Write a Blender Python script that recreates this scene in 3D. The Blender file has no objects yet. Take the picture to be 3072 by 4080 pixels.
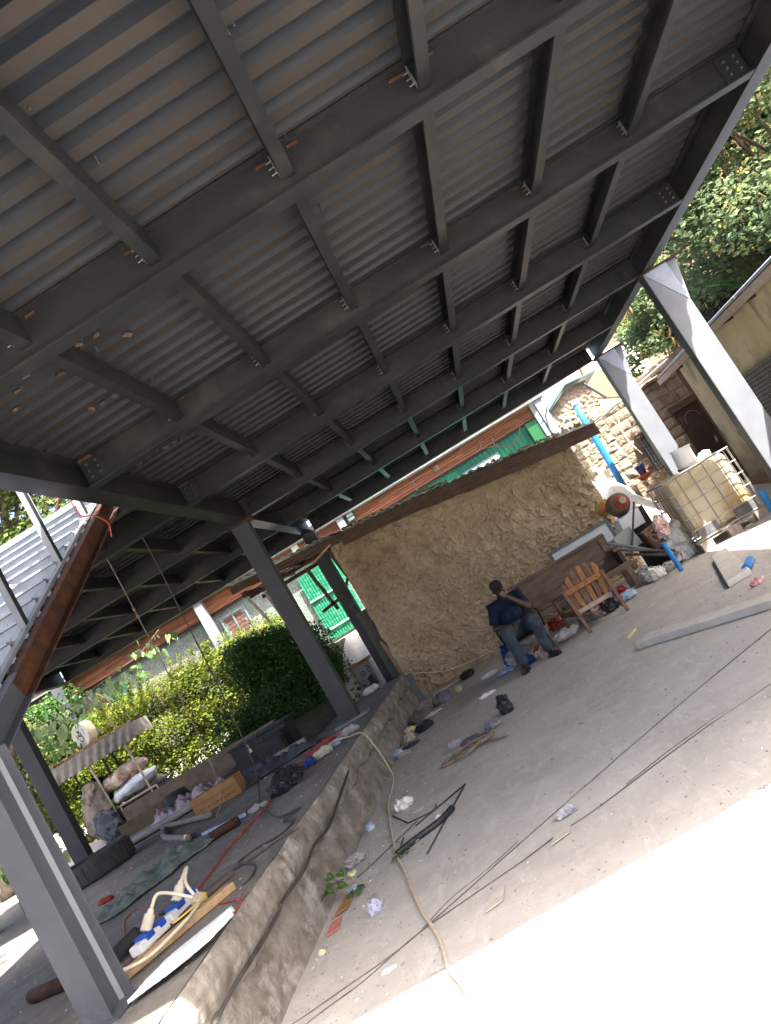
import bpy, math, random
import numpy as np
from mathutils import Vector, Matrix, noise as mn

# ------------------------------------------------------------------ camera, sky, sun, exposure
SC = bpy.context.scene
COL = SC.collection
cam_d = bpy.data.cameras.new("camera"); cam = bpy.data.objects.new("camera", cam_d); COL.objects.link(cam)
SC.camera = cam
cam_d.sensor_fit = 'VERTICAL'; cam_d.sensor_height = 24.0; cam_d.lens = 19.42
cam_d.clip_start = 0.05; cam_d.clip_end = 600
CR = Vector((0.85197368, 0.11405087, -0.51101199))
CU = -Vector((-0.51933536, 0.05998599, -0.85246259))
CF = Vector((-0.06657054, 0.99166228, 0.11033713))
cam.matrix_world = Matrix(((CR.x, CU.x, -CF.x, 0), (CR.y, CU.y, -CF.y, 0), (CR.z, CU.z, -CF.z, 1.5), (0, 0, 0, 1)))

SUN_FROM = Vector((0.44, -0.475, 1.0)).normalized()
elev = math.asin(SUN_FROM.z)
w = bpy.data.worlds.new("World"); SC.world = w; w.use_nodes = True
nt = w.node_tree; bg = nt.nodes["Background"]
sky = nt.nodes.new("ShaderNodeTexSky"); sky.sky_type = 'NISHITA'; sky.sun_disc = False
sky.sun_elevation = elev; sky.sun_rotation = math.atan2(SUN_FROM.x, SUN_FROM.y)
sky.dust_density = 6.0; sky.air_density = 0.55; sky.ozone_density = 0.3
nt.links.new(sky.outputs[0], bg.inputs[0]); bg.inputs[1].default_value = 0.15
sd = bpy.data.lights.new("sun", 'SUN'); sd.energy = 5.0; sd.angle = math.radians(0.5); sd.color = (1.0, 0.95, 0.87)
sun = bpy.data.objects.new("sun", sd); COL.objects.link(sun)
sun.rotation_euler = (-SUN_FROM).to_track_quat('-Z', 'Y').to_euler()
SC.view_settings.view_transform = 'Standard'; SC.view_settings.look = 'None'
SC.view_settings.gamma = 1.0; SC.view_settings.use_curve_mapping = False
SC.view_settings.exposure = 2.65
SC.cycles.max_bounces = 8; SC.cycles.diffuse_bounces = 5; SC.cycles.transparent_max_bounces = 8
SC.cycles.sample_clamp_indirect = 6.0

rnd = random.Random(7)
nrg = np.random.default_rng(11)
V = Vector

# ------------------------------------------------------------------ materials
def M(name, c1, c2=None, rough=.75, vs=3.0, bump=.3, bs=60.0, metal=0.0, spec=.22, stretch=None, trans=0.0,
      contrast=(.35, .65), c3=None, s3=.6, t3=(.55, .7), alpha=1.0, bdist=.01, transl=0.0, vary=0.0):
    m = bpy.data.materials.new(name); m.use_nodes = True
    n = m.node_tree.nodes; L = m.node_tree.links; b = n["Principled BSDF"]
    if c2 is None: c2 = tuple(x * .72 for x in c1)
    tc = n.new("ShaderNodeTexCoord"); mp = n.new("ShaderNodeMapping"); L.new(tc.outputs["Object"], mp.inputs[0])
    if stretch: mp.inputs["Scale"].default_value = stretch
    nz = n.new("ShaderNodeTexNoise"); nz.inputs["Scale"].default_value = vs; nz.inputs["Detail"].default_value = 8
    nz.inputs["Roughness"].default_value = .62
    L.new(mp.outputs[0], nz.inputs["Vector"])
    rp = n.new("ShaderNodeMapRange"); rp.inputs["From Min"].default_value = contrast[0]; rp.inputs["From Max"].default_value = contrast[1]
    L.new(nz.outputs[0], rp.inputs["Value"])
    mx = n.new("ShaderNodeMix"); mx.data_type = 'RGBA'; mx.inputs[6].default_value = (*c1, 1); mx.inputs[7].default_value = (*c2, 1)
    L.new(rp.outputs[0], mx.inputs[0]); out = mx.outputs[2]
    if c3:
        nz3 = n.new("ShaderNodeTexNoise"); nz3.inputs["Scale"].default_value = s3; nz3.inputs["Detail"].default_value = 9
        nz3.inputs["Roughness"].default_value = .7; L.new(mp.outputs[0], nz3.inputs["Vector"])
        r3 = n.new("ShaderNodeMapRange"); r3.inputs["From Min"].default_value = t3[0]; r3.inputs["From Max"].default_value = t3[1]
        L.new(nz3.outputs[0], r3.inputs["Value"])
        m3 = n.new("ShaderNodeMix"); m3.data_type = 'RGBA'; m3.inputs[7].default_value = (*c3, 1)
        L.new(out, m3.inputs[6]); L.new(r3.outputs[0], m3.inputs[0]); out = m3.outputs[2]
    if vary > 0:
        oi = n.new("ShaderNodeObjectInfo"); vr = n.new("ShaderNodeMapRange"); vr.inputs["To Min"].default_value = 1 - vary; vr.inputs["To Max"].default_value = 1 + vary
        L.new(oi.outputs["Random"], vr.inputs[0]); hs = n.new("ShaderNodeHueSaturation"); L.new(vr.outputs[0], hs.inputs["Value"]); L.new(out, hs.inputs["Color"]); out = hs.outputs[0]
    L.new(out, b.inputs["Base Color"])
    b.inputs["Metallic"].default_value = metal; b.inputs["Specular IOR Level"].default_value = spec
    b.inputs["Transmission Weight"].default_value = trans; b.inputs["Alpha"].default_value = alpha
    n2 = n.new("ShaderNodeTexNoise"); n2.inputs["Scale"].default_value = bs; n2.inputs["Detail"].default_value = 6
    L.new(mp.outputs[0], n2.inputs["Vector"])
    rr = n.new("ShaderNodeMapRange"); rr.inputs["To Min"].default_value = max(0, rough - .13); rr.inputs["To Max"].default_value = min(1, rough + .13)
    L.new(n2.outputs[0], rr.inputs["Value"]); L.new(rr.outputs[0], b.inputs["Roughness"])
    if bump > 0:
        bp = n.new("ShaderNodeBump"); bp.inputs["Strength"].default_value = bump; bp.inputs["Distance"].default_value = bdist
        L.new(n2.outputs[0], bp.inputs["Height"]); L.new(bp.outputs[0], b.inputs["Normal"])
    if transl > 0:
        t = n.new("ShaderNodeBsdfTranslucent"); L.new(out, t.inputs[0])
        ms = n.new("ShaderNodeMixShader"); ms.inputs[0].default_value = transl
        o = n["Material Output"]; L.new(b.outputs[0], ms.inputs[1]); L.new(t.outputs[0], ms.inputs[2]); L.new(ms.outputs[0], o.inputs[0])
    return m

steel = M("painted_steel", (.022, .0235, .025), (.015, .0165, .018), rough=.42, vs=2.2, bump=.06, bs=90, c3=(.050, .042, .035), s3=1.6, t3=(.52, .74))
steel_post = M("post_steel", (.064, .068, .080), (.048, .052, .063), rough=.5, vs=3, bump=.06, bs=80, c3=(.115, .122, .136), s3=2.2, t3=(.60, .76))
post_mid = M("darker_post_steel", (.052, .055, .064), (.038, .041, .048), rough=.5, vs=2, bump=.06, c3=(.10, .105, .115), s3=2.2, t3=(.60, .74))
dark_post = M("dark_post_steel", (.038, .040, .045), (.028, .030, .034), rough=.5, vs=3, bump=.06)
steel_light = M("primed_grey_steel", (.17, .18, .20), (.135, .145, .165), rough=.5, vs=2.5, bump=.05, bs=70, c3=(.11, .10, .09), s3=6, t3=(.68, .82))
rust = M("rusty_steel", (.085, .032, .014), (.028, .015, .011), rough=.8, vs=9, bump=.35, bs=70, c3=(.03, .022, .02), s3=2.5, t3=(.5, .66))
rustspot = M("orange_rust", (.10, .042, .018), (.045, .026, .018), rough=.85, vs=18, bump=.3)
roofsheet = M("brown_roof_sheet", (.046, .039, .035), (.033, .029, .028), rough=.50, vs=1.4, bump=.05, bs=40, c3=(.036, .036, .040), s3=.8, t3=(.5, .8), spec=.35)
rib_shade = M("painted_rib_shade", (.013, .017, .024), (.017, .019, .025), rough=.5, vs=2, bump=.03, spec=.3)  # rib slopes and tops: recess shade put into the sheet's colour
galv = M("galvanised_plate", (.25, .275, .31), (.19, .21, .25), rough=.42, vs=6, bump=.25, bs=90, metal=.35)
bolt_m = M("bolt_zinc", (.26, .25, .24), (.12, .12, .12), rough=.4, metal=.6, vs=30, bump=0)
concrete = M("concrete_block", (.30, .285, .26), (.20, .19, .175), rough=.9, vs=5, bump=.6, bs=45)
wood_dark = M("dark_old_wood", (.095, .062, .045), (.045, .028, .02), rough=.8, vs=5, stretch=(1, 6, 6), bump=.5, bs=30)
wood_chair = M("varnished_orange_wood", (.36, .155, .05), (.20, .085, .032), rough=.5, vs=6, stretch=(6, 6, 1), bump=.3, bs=25)
wood_chair_d = M("worn_chair_wood", (.19, .105, .07), (.10, .055, .04), rough=.6, vs=7, stretch=(5, 5, 1), bump=.3, bs=25)
wood_bench = M("brown_bench_wood", (.155, .11, .083), (.08, .055, .042), rough=.6, vs=3, stretch=(1, 5, 5), bump=.25, bs=30)
wood_pale = M("pale_raw_wood", (.42, .29, .16), (.28, .18, .095), rough=.75, vs=5, stretch=(1, 7, 7), bump=.4, bs=30)
wood_weather = M("weathered_grey_wood", (.40, .33, .28), (.26, .21, .18), rough=.85, vs=5, stretch=(5, 5, .8), bump=.5, bs=25)
cladding = M("reddish_plank", (.235, .092, .045), (.14, .052, .028), vary=.32, rough=.6, vs=3, stretch=(.6, 6, 6), bump=.2, bs=20)
white_plastic = M("white_plastic", (.74, .74, .72), (.62, .62, .6), rough=.4, vs=6, bump=.02)
blue_pipe = M("blue_pvc", (.03, .20, .50), (.02, .14, .38), rough=.4, vs=5, bump=.02, c3=(.30, .36, .40), s3=5, t3=(.62, .76))
grey_pvc = M("dusty_grey_pvc", (.22, .20, .17), (.15, .135, .115), rough=.7, vs=6, bump=.1)
black_plastic = M("black_plastic_bag", (.014, .016, .022), (.03, .032, .04), rough=.32, vs=14, bump=.5, bs=30, bdist=.02)
black_mat = M("matt_black", (.022, .024, .03), (.035, .036, .04), rough=.65, vs=6, bump=.15)
rubber = M("tyre_rubber", (.03, .032, .036), (.055, .055, .055), rough=.85, vs=9, bump=.4)
cloth_green = M("grey_green_cloth", (.15, .18, .165), (.08, .10, .095), rough=.95, vs=9, bump=.4)
cloth_grey = M("dusty_dark_tarp", (.075, .085, .10), (.045, .052, .065), rough=.7, vs=6, bump=.3)
cloth_rags = M("pale_striped_rags", (.45, .40, .40), (.30, .18, .18), rough=.95, vs=7, bump=.5, c3=(.14, .16, .24), s3=6, t3=(.52, .6))
cardboard = M("brown_cardboard", (.30, .17, .075), (.22, .12, .05), rough=.85, vs=6, bump=.2)
cardboard_pale = M("pale_cardboard", (.40, .375, .33), (.31, .29, .25), rough=.9, vs=8, bump=.2)
paper = M("scrap_paper", (.68, .68, .66), (.5, .49, .47), rough=.8, vs=14, bump=.3)
clearbag = M("clear_plastic_film", (.42, .42, .42), (.28, .28, .29), rough=.3, vs=16, bump=.4, alpha=.62)
blue_bag = M("blue_plastic_film", (.018, .05, .22), (.012, .03, .12), rough=.4, vs=12, bump=.4)
ltblue_bag = M("light_blue_film", (.10, .27, .50), (.45, .48, .52), rough=.45, vs=16, bump=.4)
red_bag = M("red_plastic_film", (.26, .022, .018), (.12, .014, .012), rough=.45, vs=12, bump=.4)
yellow_pk = M("yellow_packet", (.55, .45, .08), (.5, .5, .46), rough=.5, vs=20, bump=.3)
pink_pk = M("pinkish_brick", (.48, .17, .13), (.35, .12, .09), rough=.9, vs=20, bump=.3)
rope_m = M("off_white_rope", (.46, .40, .33), (.33, .28, .22), rough=.9, vs=30, bump=.6, bs=150)
rope_brown = M("brown_rope", (.26, .20, .15), (.16, .12, .09), rough=.9, vs=30, bump=.6, bs=150)
cable_black = M("black_cable", (.03, .03, .032), (.06, .056, .05), rough=.6, vs=10, bump=.1)
cable_grey = M("dusty_wire", (.11, .10, .095), (.07, .065, .06), rough=.7, vs=10, bump=.1)
cable_red = M("red_wire", (.40, .06, .04), (.25, .05, .04), rough=.55, vs=10, bump=.05)
cable_cream = M("cream_cable", (.62, .58, .45), (.5, .46, .35), rough=.5, vs=10, bump=.05)
cable_yellow = M("yellow_wire", (.60, .42, .06), (.5, .35, .05), rough=.5, vs=10, bump=.05)
socket_blue = M("socket_blue", (.02, .09, .42), (.02, .07, .33), rough=.4, vs=6, bump=.05)
sheet_white = M("pale_blue_sheet", (.60, .66, .71), (.50, .56, .62), rough=.35, vs=5, stretch=(1, 6, 1), bump=.15, bs=20)
skin = M("dark_skin", (.062, .029, .019), (.042, .020, .013), spec=.45, rough=.42, vs=9, bump=.1)
navy = M("navy_shirt_cloth", (.006, .014, .036), (.004, .009, .024), rough=.9, vs=7, bump=.5, bs=35)
denim = M("grey_blue_denim", (.048, .062, .082), (.024, .032, .046), rough=.9, vs=6, bump=.5, bs=45, c3=(.11, .125, .145), s3=4, t3=(.58, .75))
cap_m = M("black_cap_cloth", (.012, .011, .012), (.02, .018, .018), rough=.9, vs=10, bump=.2)
lens_m = M("dark_lens", (.01, .01, .012), None, rough=.35, bump=0, spec=.2)
sandal_m = M("black_sandal", (.016, .018, .022), (.03, .03, .034), rough=.6, vs=9, bump=.2)
ibc_plastic = M("milky_tank_plastic", (.62, .57, .47), (.52, .42, .26), rough=.42, vs=2.0, bump=.08, bs=14, c3=(.34, .20, .06), s3=1.1, t3=(.50, .66), transl=.3)
ibc_cage = M("galvanised_tube", (.27, .26, .24), (.17, .155, .14), rough=.45, metal=.5, vs=8, bump=.1)
pebble = M("pebbledash", (.23, .26, .235), (.06, .075, .075), rough=.95, vs=38, bump=1.0, bs=45, bdist=.03, c3=(.11, .15, .13), s3=1.3, t3=(.5, .62))
green_sheet = M("green_corrugated", (.01, .13, .075), (.006, .075, .045), rough=.5, vs=1.6, bump=.05, c3=(.07, .26, .18), s3=2.4, t3=(.56, .72))
green_net = M("green_shade_netting", (.015, .20, .11), (.01, .12, .065), rough=.8, vs=3, stretch=(1, 1, 9), bump=.2, c3=(.35, .62, .50), s3=5, t3=(.56, .7), transl=.3)
dark_green = M("dark_green_paint", (.015, .075, .055), (.01, .045, .035), rough=.5, vs=4, bump=.05)
dark_door_m = M("dark_brown_door", (.042, .026, .022), (.028, .017, .015), rough=.5, vs=5, bump=.1)
brick_red = M("red_brick", (.105, .055, .042), (.07, .038, .03), rough=.9, vs=9, bump=.5)
frame_grey = M("blue_grey_frame", (.12, .15, .17), (.09, .115, .13), rough=.5, vs=6, bump=.1)
glass_white = M("frosted_pane", (.55, .62, .64), (.45, .52, .55), rough=.25, vs=2, bump=.0)
window_glass = M("window_glass", (.10, .14, .16), (.22, .28, .30), rough=.1, vs=2, bump=0, spec=.8)
ceramic = M("white_enamel", (.66, .68, .72), (.5, .52, .56), rough=.3, vs=3, bump=.05, c3=(.35, .33, .32), s3=5, t3=(.62, .75))
clay = M("brown_clay", (.17, .12, .085), (.09, .065, .05), rough=.85, vs=8, bump=.4)
clay_red = M("red_painted_clay", (.36, .075, .03), (.25, .055, .025), rough=.7, vs=8, bump=.3)
fruit = M("orange_green_paint", (.34, .11, .04), (.25, .32, .09), rough=.6, vs=7, bump=.1, contrast=(.45, .55))
bark = M("tree_bark", (.20, .15, .11), (.11, .08, .06), rough=.95, vs=6, bump=.8, bs=20, bdist=.03)
foam = M("dusty_foam_block", (.50, .48, .44), (.40, .38, .35), rough=.9, vs=6, bump=.3)
sack_tan = M("tan_woven_sack", (.62, .52, .44), (.22, .13, .09), rough=.7, vs=4, bump=.6, bs=18, bdist=.03)
sack_white = M("white_woven_sack", (.66, .68, .72), (.45, .50, .58), rough=.6, vs=4, bump=.6, bs=18, bdist=.03)
jute = M("old_sack", (.21, .18, .15), (.10, .09, .08), rough=.95, vs=6, bump=.6, bs=30)
awning = M("grey_awning_cloth", (.20, .185, .165), (.13, .12, .11), rough=.9, vs=3, bump=.3)
dry_leaf = M("dry_leaves", (.42, .27, .10), (.28, .17, .07), rough=.9, vs=20, bump=.1, transl=.25)
white_wall_m = M("whitewashed_wall", (.72, .68, .58), (.62, .57, .47), rough=.9, vs=2, bump=.3)
ink = M("dark_print_ink", (.03, .035, .045), None, rough=.8, bump=0)
fur = M("brown_mud_stain", (.20, .15, .11), (.13, .10, .08), rough=.95, vs=8, bump=.4)

def leafmat(name, a, b, c=None, tr=.35, vs=1.5):
    return M(name, a, b, rough=.7, spec=.12, vs=vs, bump=0, transl=tr, c3=c, s3=vs * 1.7, t3=(.52, .62), contrast=(.4, .6))
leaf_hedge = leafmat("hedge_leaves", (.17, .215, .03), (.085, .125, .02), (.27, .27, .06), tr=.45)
leaf_shaded = leafmat("shaded_hedge_leaves", (.052, .115, .036), (.032, .075, .026), (.09, .17, .06), tr=.3)  # hedge leaves again, with the roof's shade put into their colour
leaf_acacia = leafmat("feathery_leaves", (.17, .225, .12), (.10, .15, .08), (.24, .30, .08), tr=.45)
leaf_pod = M("dry_pods", (.42, .24, .09), (.26, .13, .05), rough=.8, vs=12, bump=.2, transl=.2)
leaf_big = leafmat("broad_leaves", (.07, .15, .035), (.035, .09, .03), (.20, .28, .12), vs=2.5)
leaf_tree = leafmat("tree_leaves", (.13, .18, .05), (.07, .11, .03), (.24, .22, .09), vs=1.2, tr=.45)

def ground_mat(name, base, dark, dust, warm, rough=.92):
    m = M(name, base, dark, rough=rough, vs=1.1, bump=.0, contrast=(.38, .66), c3=dust, s3=3.2, t3=(.5, .7))
    n = m.node_tree.nodes; L = m.node_tree.links; b = n["Principled BSDF"]
    src = b.inputs["Base Color"].links[0].from_socket
    tc = n.new("ShaderNodeTexCoord")
    # scuffed streaks running slightly across the yard
    mp = n.new("ShaderNodeMapping"); mp.inputs["Scale"].default_value = (3.0, .9, 1); mp.inputs["Rotation"].default_value = (0, 0, .5)
    L.new(tc.outputs["Object"], mp.inputs[0])
    st = n.new("ShaderNodeTexNoise"); st.inputs["Scale"].default_value = 3.2; st.inputs["Detail"].default_value = 10; st.inputs["Roughness"].default_value = .75
    st.inputs["Distortion"].default_value = 1.2
    L.new(mp.outputs[0], st.inputs["Vector"])
    r1 = n.new("ShaderNodeMapRange"); r1.inputs["From Min"].default_value = .52; r1.inputs["From Max"].default_value = .64; r1.inputs["To Max"].default_value = .55
    L.new(st.outputs[0], r1.inputs[0])
    m1 = n.new("ShaderNodeMix"); m1.data_type = 'RGBA'; L.new(src, m1.inputs[6]); m1.inputs[7].default_value = (*warm, 1); L.new(r1.outputs[0], m1.inputs[0])
    # pale specks and dark specks
    vo = n.new("ShaderNodeTexVoronoi"); vo.inputs["Scale"].default_value = 34; L.new(tc.outputs["Object"], vo.inputs["Vector"])
    r2 = n.new("ShaderNodeMapRange"); r2.inputs["From Min"].default_value = .16; r2.inputs["From Max"].default_value = .08; L.new(vo.outputs[0], r2.inputs[0])
    sep = n.new("ShaderNodeSeparateColor"); L.new(vo.outputs["Color"], sep.inputs[0])
    g = n.new("ShaderNodeMath"); g.operation = 'GREATER_THAN'; g.inputs[1].default_value = .72; L.new(sep.outputs[0], g.inputs[0])
    mu = n.new("ShaderNodeMath"); mu.operation = 'MULTIPLY'; L.new(r2.outputs[0], mu.inputs[0]); L.new(g.outputs[0], mu.inputs[1])
    m2 = n.new("ShaderNodeMix"); m2.data_type = 'RGBA'; L.new(m1.outputs[2], m2.inputs[6]); L.new(mu.outputs[0], m2.inputs[0])
    m2b = n.new("ShaderNodeMix"); m2b.data_type = 'RGBA'; m2b.inputs[6].default_value = (.42, .40, .37, 1); m2b.inputs[7].default_value = (.09, .075, .06, 1)
    L.new(sep.outputs[1], m2b.inputs[0]); L.new(m2b.outputs[2], m2.inputs[7])
    L.new(m2.outputs[2], b.inputs["Base Color"])
    nb = n.new("ShaderNodeTexNoise"); nb.inputs["Scale"].default_value = 14; nb.inputs["Detail"].default_value = 12; nb.inputs["Roughness"].default_value = .75
    L.new(tc.outputs["Object"], nb.inputs["Vector"])
    ad = n.new("ShaderNodeMath"); ad.operation = 'MULTIPLY_ADD'; ad.inputs[1].default_value = .5; L.new(mu.outputs[0], ad.inputs[0]); L.new(nb.outputs[0], ad.inputs[2])
    bp = n.new("ShaderNodeBump"); bp.inputs["Strength"].default_value = .55; bp.inputs["Distance"].default_value = .03
    L.new(ad.outputs[0], bp.inputs["Height"]); L.new(bp.outputs[0], b.inputs["Normal"])
    return m
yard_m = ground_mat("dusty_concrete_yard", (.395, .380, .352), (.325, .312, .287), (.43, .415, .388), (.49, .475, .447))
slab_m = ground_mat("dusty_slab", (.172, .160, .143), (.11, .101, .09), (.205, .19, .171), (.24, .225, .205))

def face_mat():
    m = M("weathered_render_face", (.25, .228, .197), (.125, .108, .088), rough=.95, vs=6, stretch=(1.6, .62, 1.1), bump=.75, bs=24, bdist=.02,
          c3=(.35, .335, .31), s3=3.6, t3=(.53, .66))
    return m
face_m = face_mat()

def plaster_mat():
    m = M("thrown_plaster", (.43, .345, .235), (.31, .24, .155), rough=.92, vs=1.6, bump=.5, bs=38, bdist=.015, c3=(.19, .115, .06), s3=.5, t3=(.50, .72))
    return m
plaster_m = plaster_mat()
def crease(m, sc, dist, strength=.9):
    n = m.node_tree.nodes; L = m.node_tree.links; b = n["Principled BSDF"]; old = b.inputs["Normal"].links[0].from_node
    tc = n.new("ShaderNodeTexCoord"); wz = n.new("ShaderNodeTexNoise"); wz.inputs["Scale"].default_value = 5; L.new(tc.outputs["Object"], wz.inputs["Vector"])
    mx = n.new("ShaderNodeMix"); mx.data_type = 'RGBA'; mx.inputs[0].default_value = .16; L.new(tc.outputs["Object"], mx.inputs[6]); L.new(wz.outputs["Color"], mx.inputs[7])
    vo = n.new("ShaderNodeTexVoronoi"); vo.feature = 'F1'; vo.inputs["Scale"].default_value = sc; L.new(mx.outputs[2], vo.inputs["Vector"])
    bp = n.new("ShaderNodeBump"); bp.inputs["Strength"].default_value = strength; bp.inputs["Distance"].default_value = dist; bp.invert = True
    L.new(vo.outputs[0], bp.inputs["Height"]); L.new(bp.outputs[0], old.inputs["Normal"])
crease(plaster_m, 13, .05, .7)

def yellow_mat():
    m = M("stained_yellow_plaster", (.43, .37, .255), (.36, .305, .20), rough=.9, vs=1.2, bump=.3, bs=20, c3=(.27, .215, .13), s3=1.0, t3=(.5, .66))
    n = m.node_tree.nodes; L = m.node_tree.links; b = n["Principled BSDF"]; src = b.inputs["Base Color"].links[0].from_socket
    tc = n.new("ShaderNodeTexCoord"); mp = n.new("ShaderNodeMapping"); mp.inputs["Scale"].default_value = (1, 1.3, .6); L.new(tc.outputs["Object"], mp.inputs[0])
    nz = n.new("ShaderNodeTexNoise"); nz.inputs["Scale"].default_value = 1.5; nz.inputs["Detail"].default_value = 8; L.new(mp.outputs[0], nz.inputs["Vector"])
    r = n.new("ShaderNodeMapRange"); r.inputs["From Min"].default_value = .56; r.inputs["From Max"].default_value = .7; L.new(nz.outputs[0], r.inputs[0])
    m1 = n.new("ShaderNodeMix"); m1.data_type = 'RGBA'; L.new(src, m1.inputs[6]); m1.inputs[7].default_value = (.11, .095, .07, 1); L.new(r.outputs[0], m1.inputs[0])
    L.new(m1.outputs[2], b.inputs["Base Color"])
    return m
yellow_m = yellow_mat()
stone_coat = M("stone_render", (.27, .21, .155), (.19, .145, .105), vary=.12, rough=.95, vs=4, bump=1.0, bs=14, bdist=.05)
stone_block_m = M("rough_stone_block", (.36, .30, .21), (.22, .18, .13), vary=.22, rough=.95, vs=5, bump=1.0, bs=14, bdist=.05)
mortar = M("dark_mortar", (.16, .125, .095), (.10, .08, .06), rough=.95, vs=8, bump=.5)

# ------------------------------------------------------------------ mesh helpers
class MB:
    def __init__(s): s.v = []; s.f = []
    def add(s, vs, fs):
        o = len(s.v); s.v.extend([tuple(p) for p in vs]); s.f.extend([tuple(i + o for i in f) for f in fs]); return s
    def box(s, c, size, R=None):
        hx, hy, hz = size[0] / 2, size[1] / 2, size[2] / 2
        p = [V((x, y, z)) for x in (-hx, hx) for y in (-hy, hy) for z in (-hz, hz)]
        if R is not None: p = [R @ q for q in p]
        c = V(c)
        return s.add([q + c for q in p], [(0, 1, 3, 2), (4, 6, 7, 5), (0, 4, 5, 1), (2, 3, 7, 6), (0, 2, 6, 4), (1, 5, 7, 3)])
    def bx(s, x0, x1, y0, y1, z0, z1): return s.box(((x0 + x1) / 2, (y0 + y1) / 2, (z0 + z1) / 2), (x1 - x0, y1 - y0, z1 - z0))
    def cyl(s, p0, p1, r0, r1=None, n=12, cap=True):
        if r1 is None: r1 = r0
        p0, p1 = V(p0), V(p1); d = (p1 - p0).normalized(); u = d.orthogonal().normalized(); w_ = d.cross(u)
        vs = []
        for p, r in ((p0, r0), (p1, r1)):
            for i in range(n):
                a = 2 * math.pi * i / n; vs.append(p + (u * math.cos(a) + w_ * math.sin(a)) * r)
        fs = [(i, (i + 1) % n, n + (i + 1) % n, n + i) for i in range(n)]
        if cap: fs += [tuple(range(n - 1, -1, -1)), tuple(range(n, 2 * n))]
        return s.add(vs, fs)
    def tube(s, pts, r, n=6):
        pts = [V(p) for p in pts]; N = len(pts); vs = []
        rs = r if isinstance(r, (list, tuple)) else [r] * N
        u = None
        for i, p in enumerate(pts):
            t = (pts[min(i + 1, N - 1)] - pts[max(i - 1, 0)])
            if t.length < 1e-9: t = V((0, 0, 1))
            t.normalize()
            u = t.orthogonal().normalized() if u is None else (u - t * u.dot(t))
            if u.length < 1e-6: u = t.orthogonal()
            u.normalize(); w_ = t.cross(u)
            for k in range(n):
                a = 2 * math.pi * k / n; vs.append(p + (u * math.cos(a) + w_ * math.sin(a)) * rs[i])
        fs = [(i * n + k, i * n + (k + 1) % n, (i + 1) * n + (k + 1) % n, (i + 1) * n + k) for i in range(N - 1) for k in range(n)]
        fs += [tuple(range(n - 1, -1, -1)), tuple(range((N - 1) * n, N * n))]
        return s.add(vs, fs)
    def sph(s, c, r, nu=14, nv=9, R=None):
        if not isinstance(r, (tuple, list)): r = (r, r, r)
        c = V(c); vs = []
        for j in range(nv + 1):
            t = math.pi * j / nv
            for i in range(nu):
                a = 2 * math.pi * i / nu
                p = V((math.sin(t) * math.cos(a) * r[0], math.sin(t) * math.sin(a) * r[1], math.cos(t) * r[2]))
                if R is not None: p = R @ p
                vs.append(p + c)
        return s.add(vs, [(j * nu + i, (j + 1) * nu + i, (j + 1) * nu + (i + 1) % nu, j * nu + (i + 1) % nu) for j in range(nv) for i in range(nu)])
    def prism(s, poly, d):          # poly: list of 3D points in a plane, d: offset vector
        n = len(poly); d = V(d); a = [V(p) for p in poly]
        return s.add(a + [p + d for p in a], [tuple(range(n)), tuple(range(2 * n - 1, n - 1, -1))] + [(i, i + n, (i + 1) % n + n, (i + 1) % n) for i in range(n)])
    def grid(s, nx, ny, fn):
        vs = [fn(i / (nx - 1), j / (ny - 1)) for j in range(ny) for i in range(nx)]
        return s.add(vs, [(j * nx + i, j * nx + i + 1, (j + 1) * nx + i + 1, (j + 1) * nx + i) for j in range(ny - 1) for i in range(nx - 1)])
    def lathe(s, c, prof, n=20, R=None, cap=True):
        c = V(c); vs = []
        for r, z in prof:
            for i in range(n):
                a = 2 * math.pi * i / n; p = V((r * math.cos(a), r * math.sin(a), z))
                if R is not None: p = R @ p
                vs.append(p + c)
        m = len(prof); fs = [(j * n + i, j * n + (i + 1) % n, (j + 1) * n + (i + 1) % n, (j + 1) * n + i) for j in range(m - 1) for i in range(n)]
        if cap: fs += [tuple(range(n - 1, -1, -1)), tuple(range((m - 1) * n, m * n))]
        return s.add(vs, fs)

def wloc(o):
    p = V((0, 0, 0))
    while o is not None: p = p + o.location; o = o.parent
    return p
def props(o, label=None, cat=None, group=None, kind=None):
    if label: o['label'] = label
    if cat: o['category'] = cat
    if group: o['group'] = group
    if kind: o['kind'] = kind
    return o
def mkmesh(name, v, f, mat, smooth=False):
    me = bpy.data.meshes.new(name); me.from_pydata(v, [], f); me.materials.append(mat)
    if smooth: me.shade_smooth()
    me.update(); return me
def build(mb, name, mat, parent=None, smooth=False, base=None, solid=0, bevel=0):
    vs = np.array(mb.v, dtype=float)
    if parent is not None: off = np.array(wloc(parent)); loc = V((0, 0, 0))
    else:
        if base is None: base = ((vs[:, 0].min() + vs[:, 0].max()) / 2, (vs[:, 1].min() + vs[:, 1].max()) / 2, vs[:, 2].min())
        off = np.array(base, float); loc = V(base)
    me = mkmesh(name, (vs - off).tolist(), mb.f, mat, smooth)
    o = bpy.data.objects.new(name, me); COL.objects.link(o); o.location = loc
    if parent is not None: o.parent = parent
    if solid:
        md = o.modifiers.new("thickness", 'SOLIDIFY'); md.thickness = solid; md.offset = 0
    if bevel:
        md = o.modifiers.new("edge", 'BEVEL'); md.width = bevel; md.segments = 2; md.limit_method = 'ANGLE'
    return o
def thing(name, label, cat, loc=(0, 0, 0), group=None):
    o = bpy.data.objects.new(name, None); COL.objects.link(o); o.location = loc; o.empty_display_size = .1
    return props(o, label, cat, group)
def one(mb, name, mat, label, cat, group=None, **k): return props(build(mb, name, mat, **k), label, cat, group)
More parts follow.
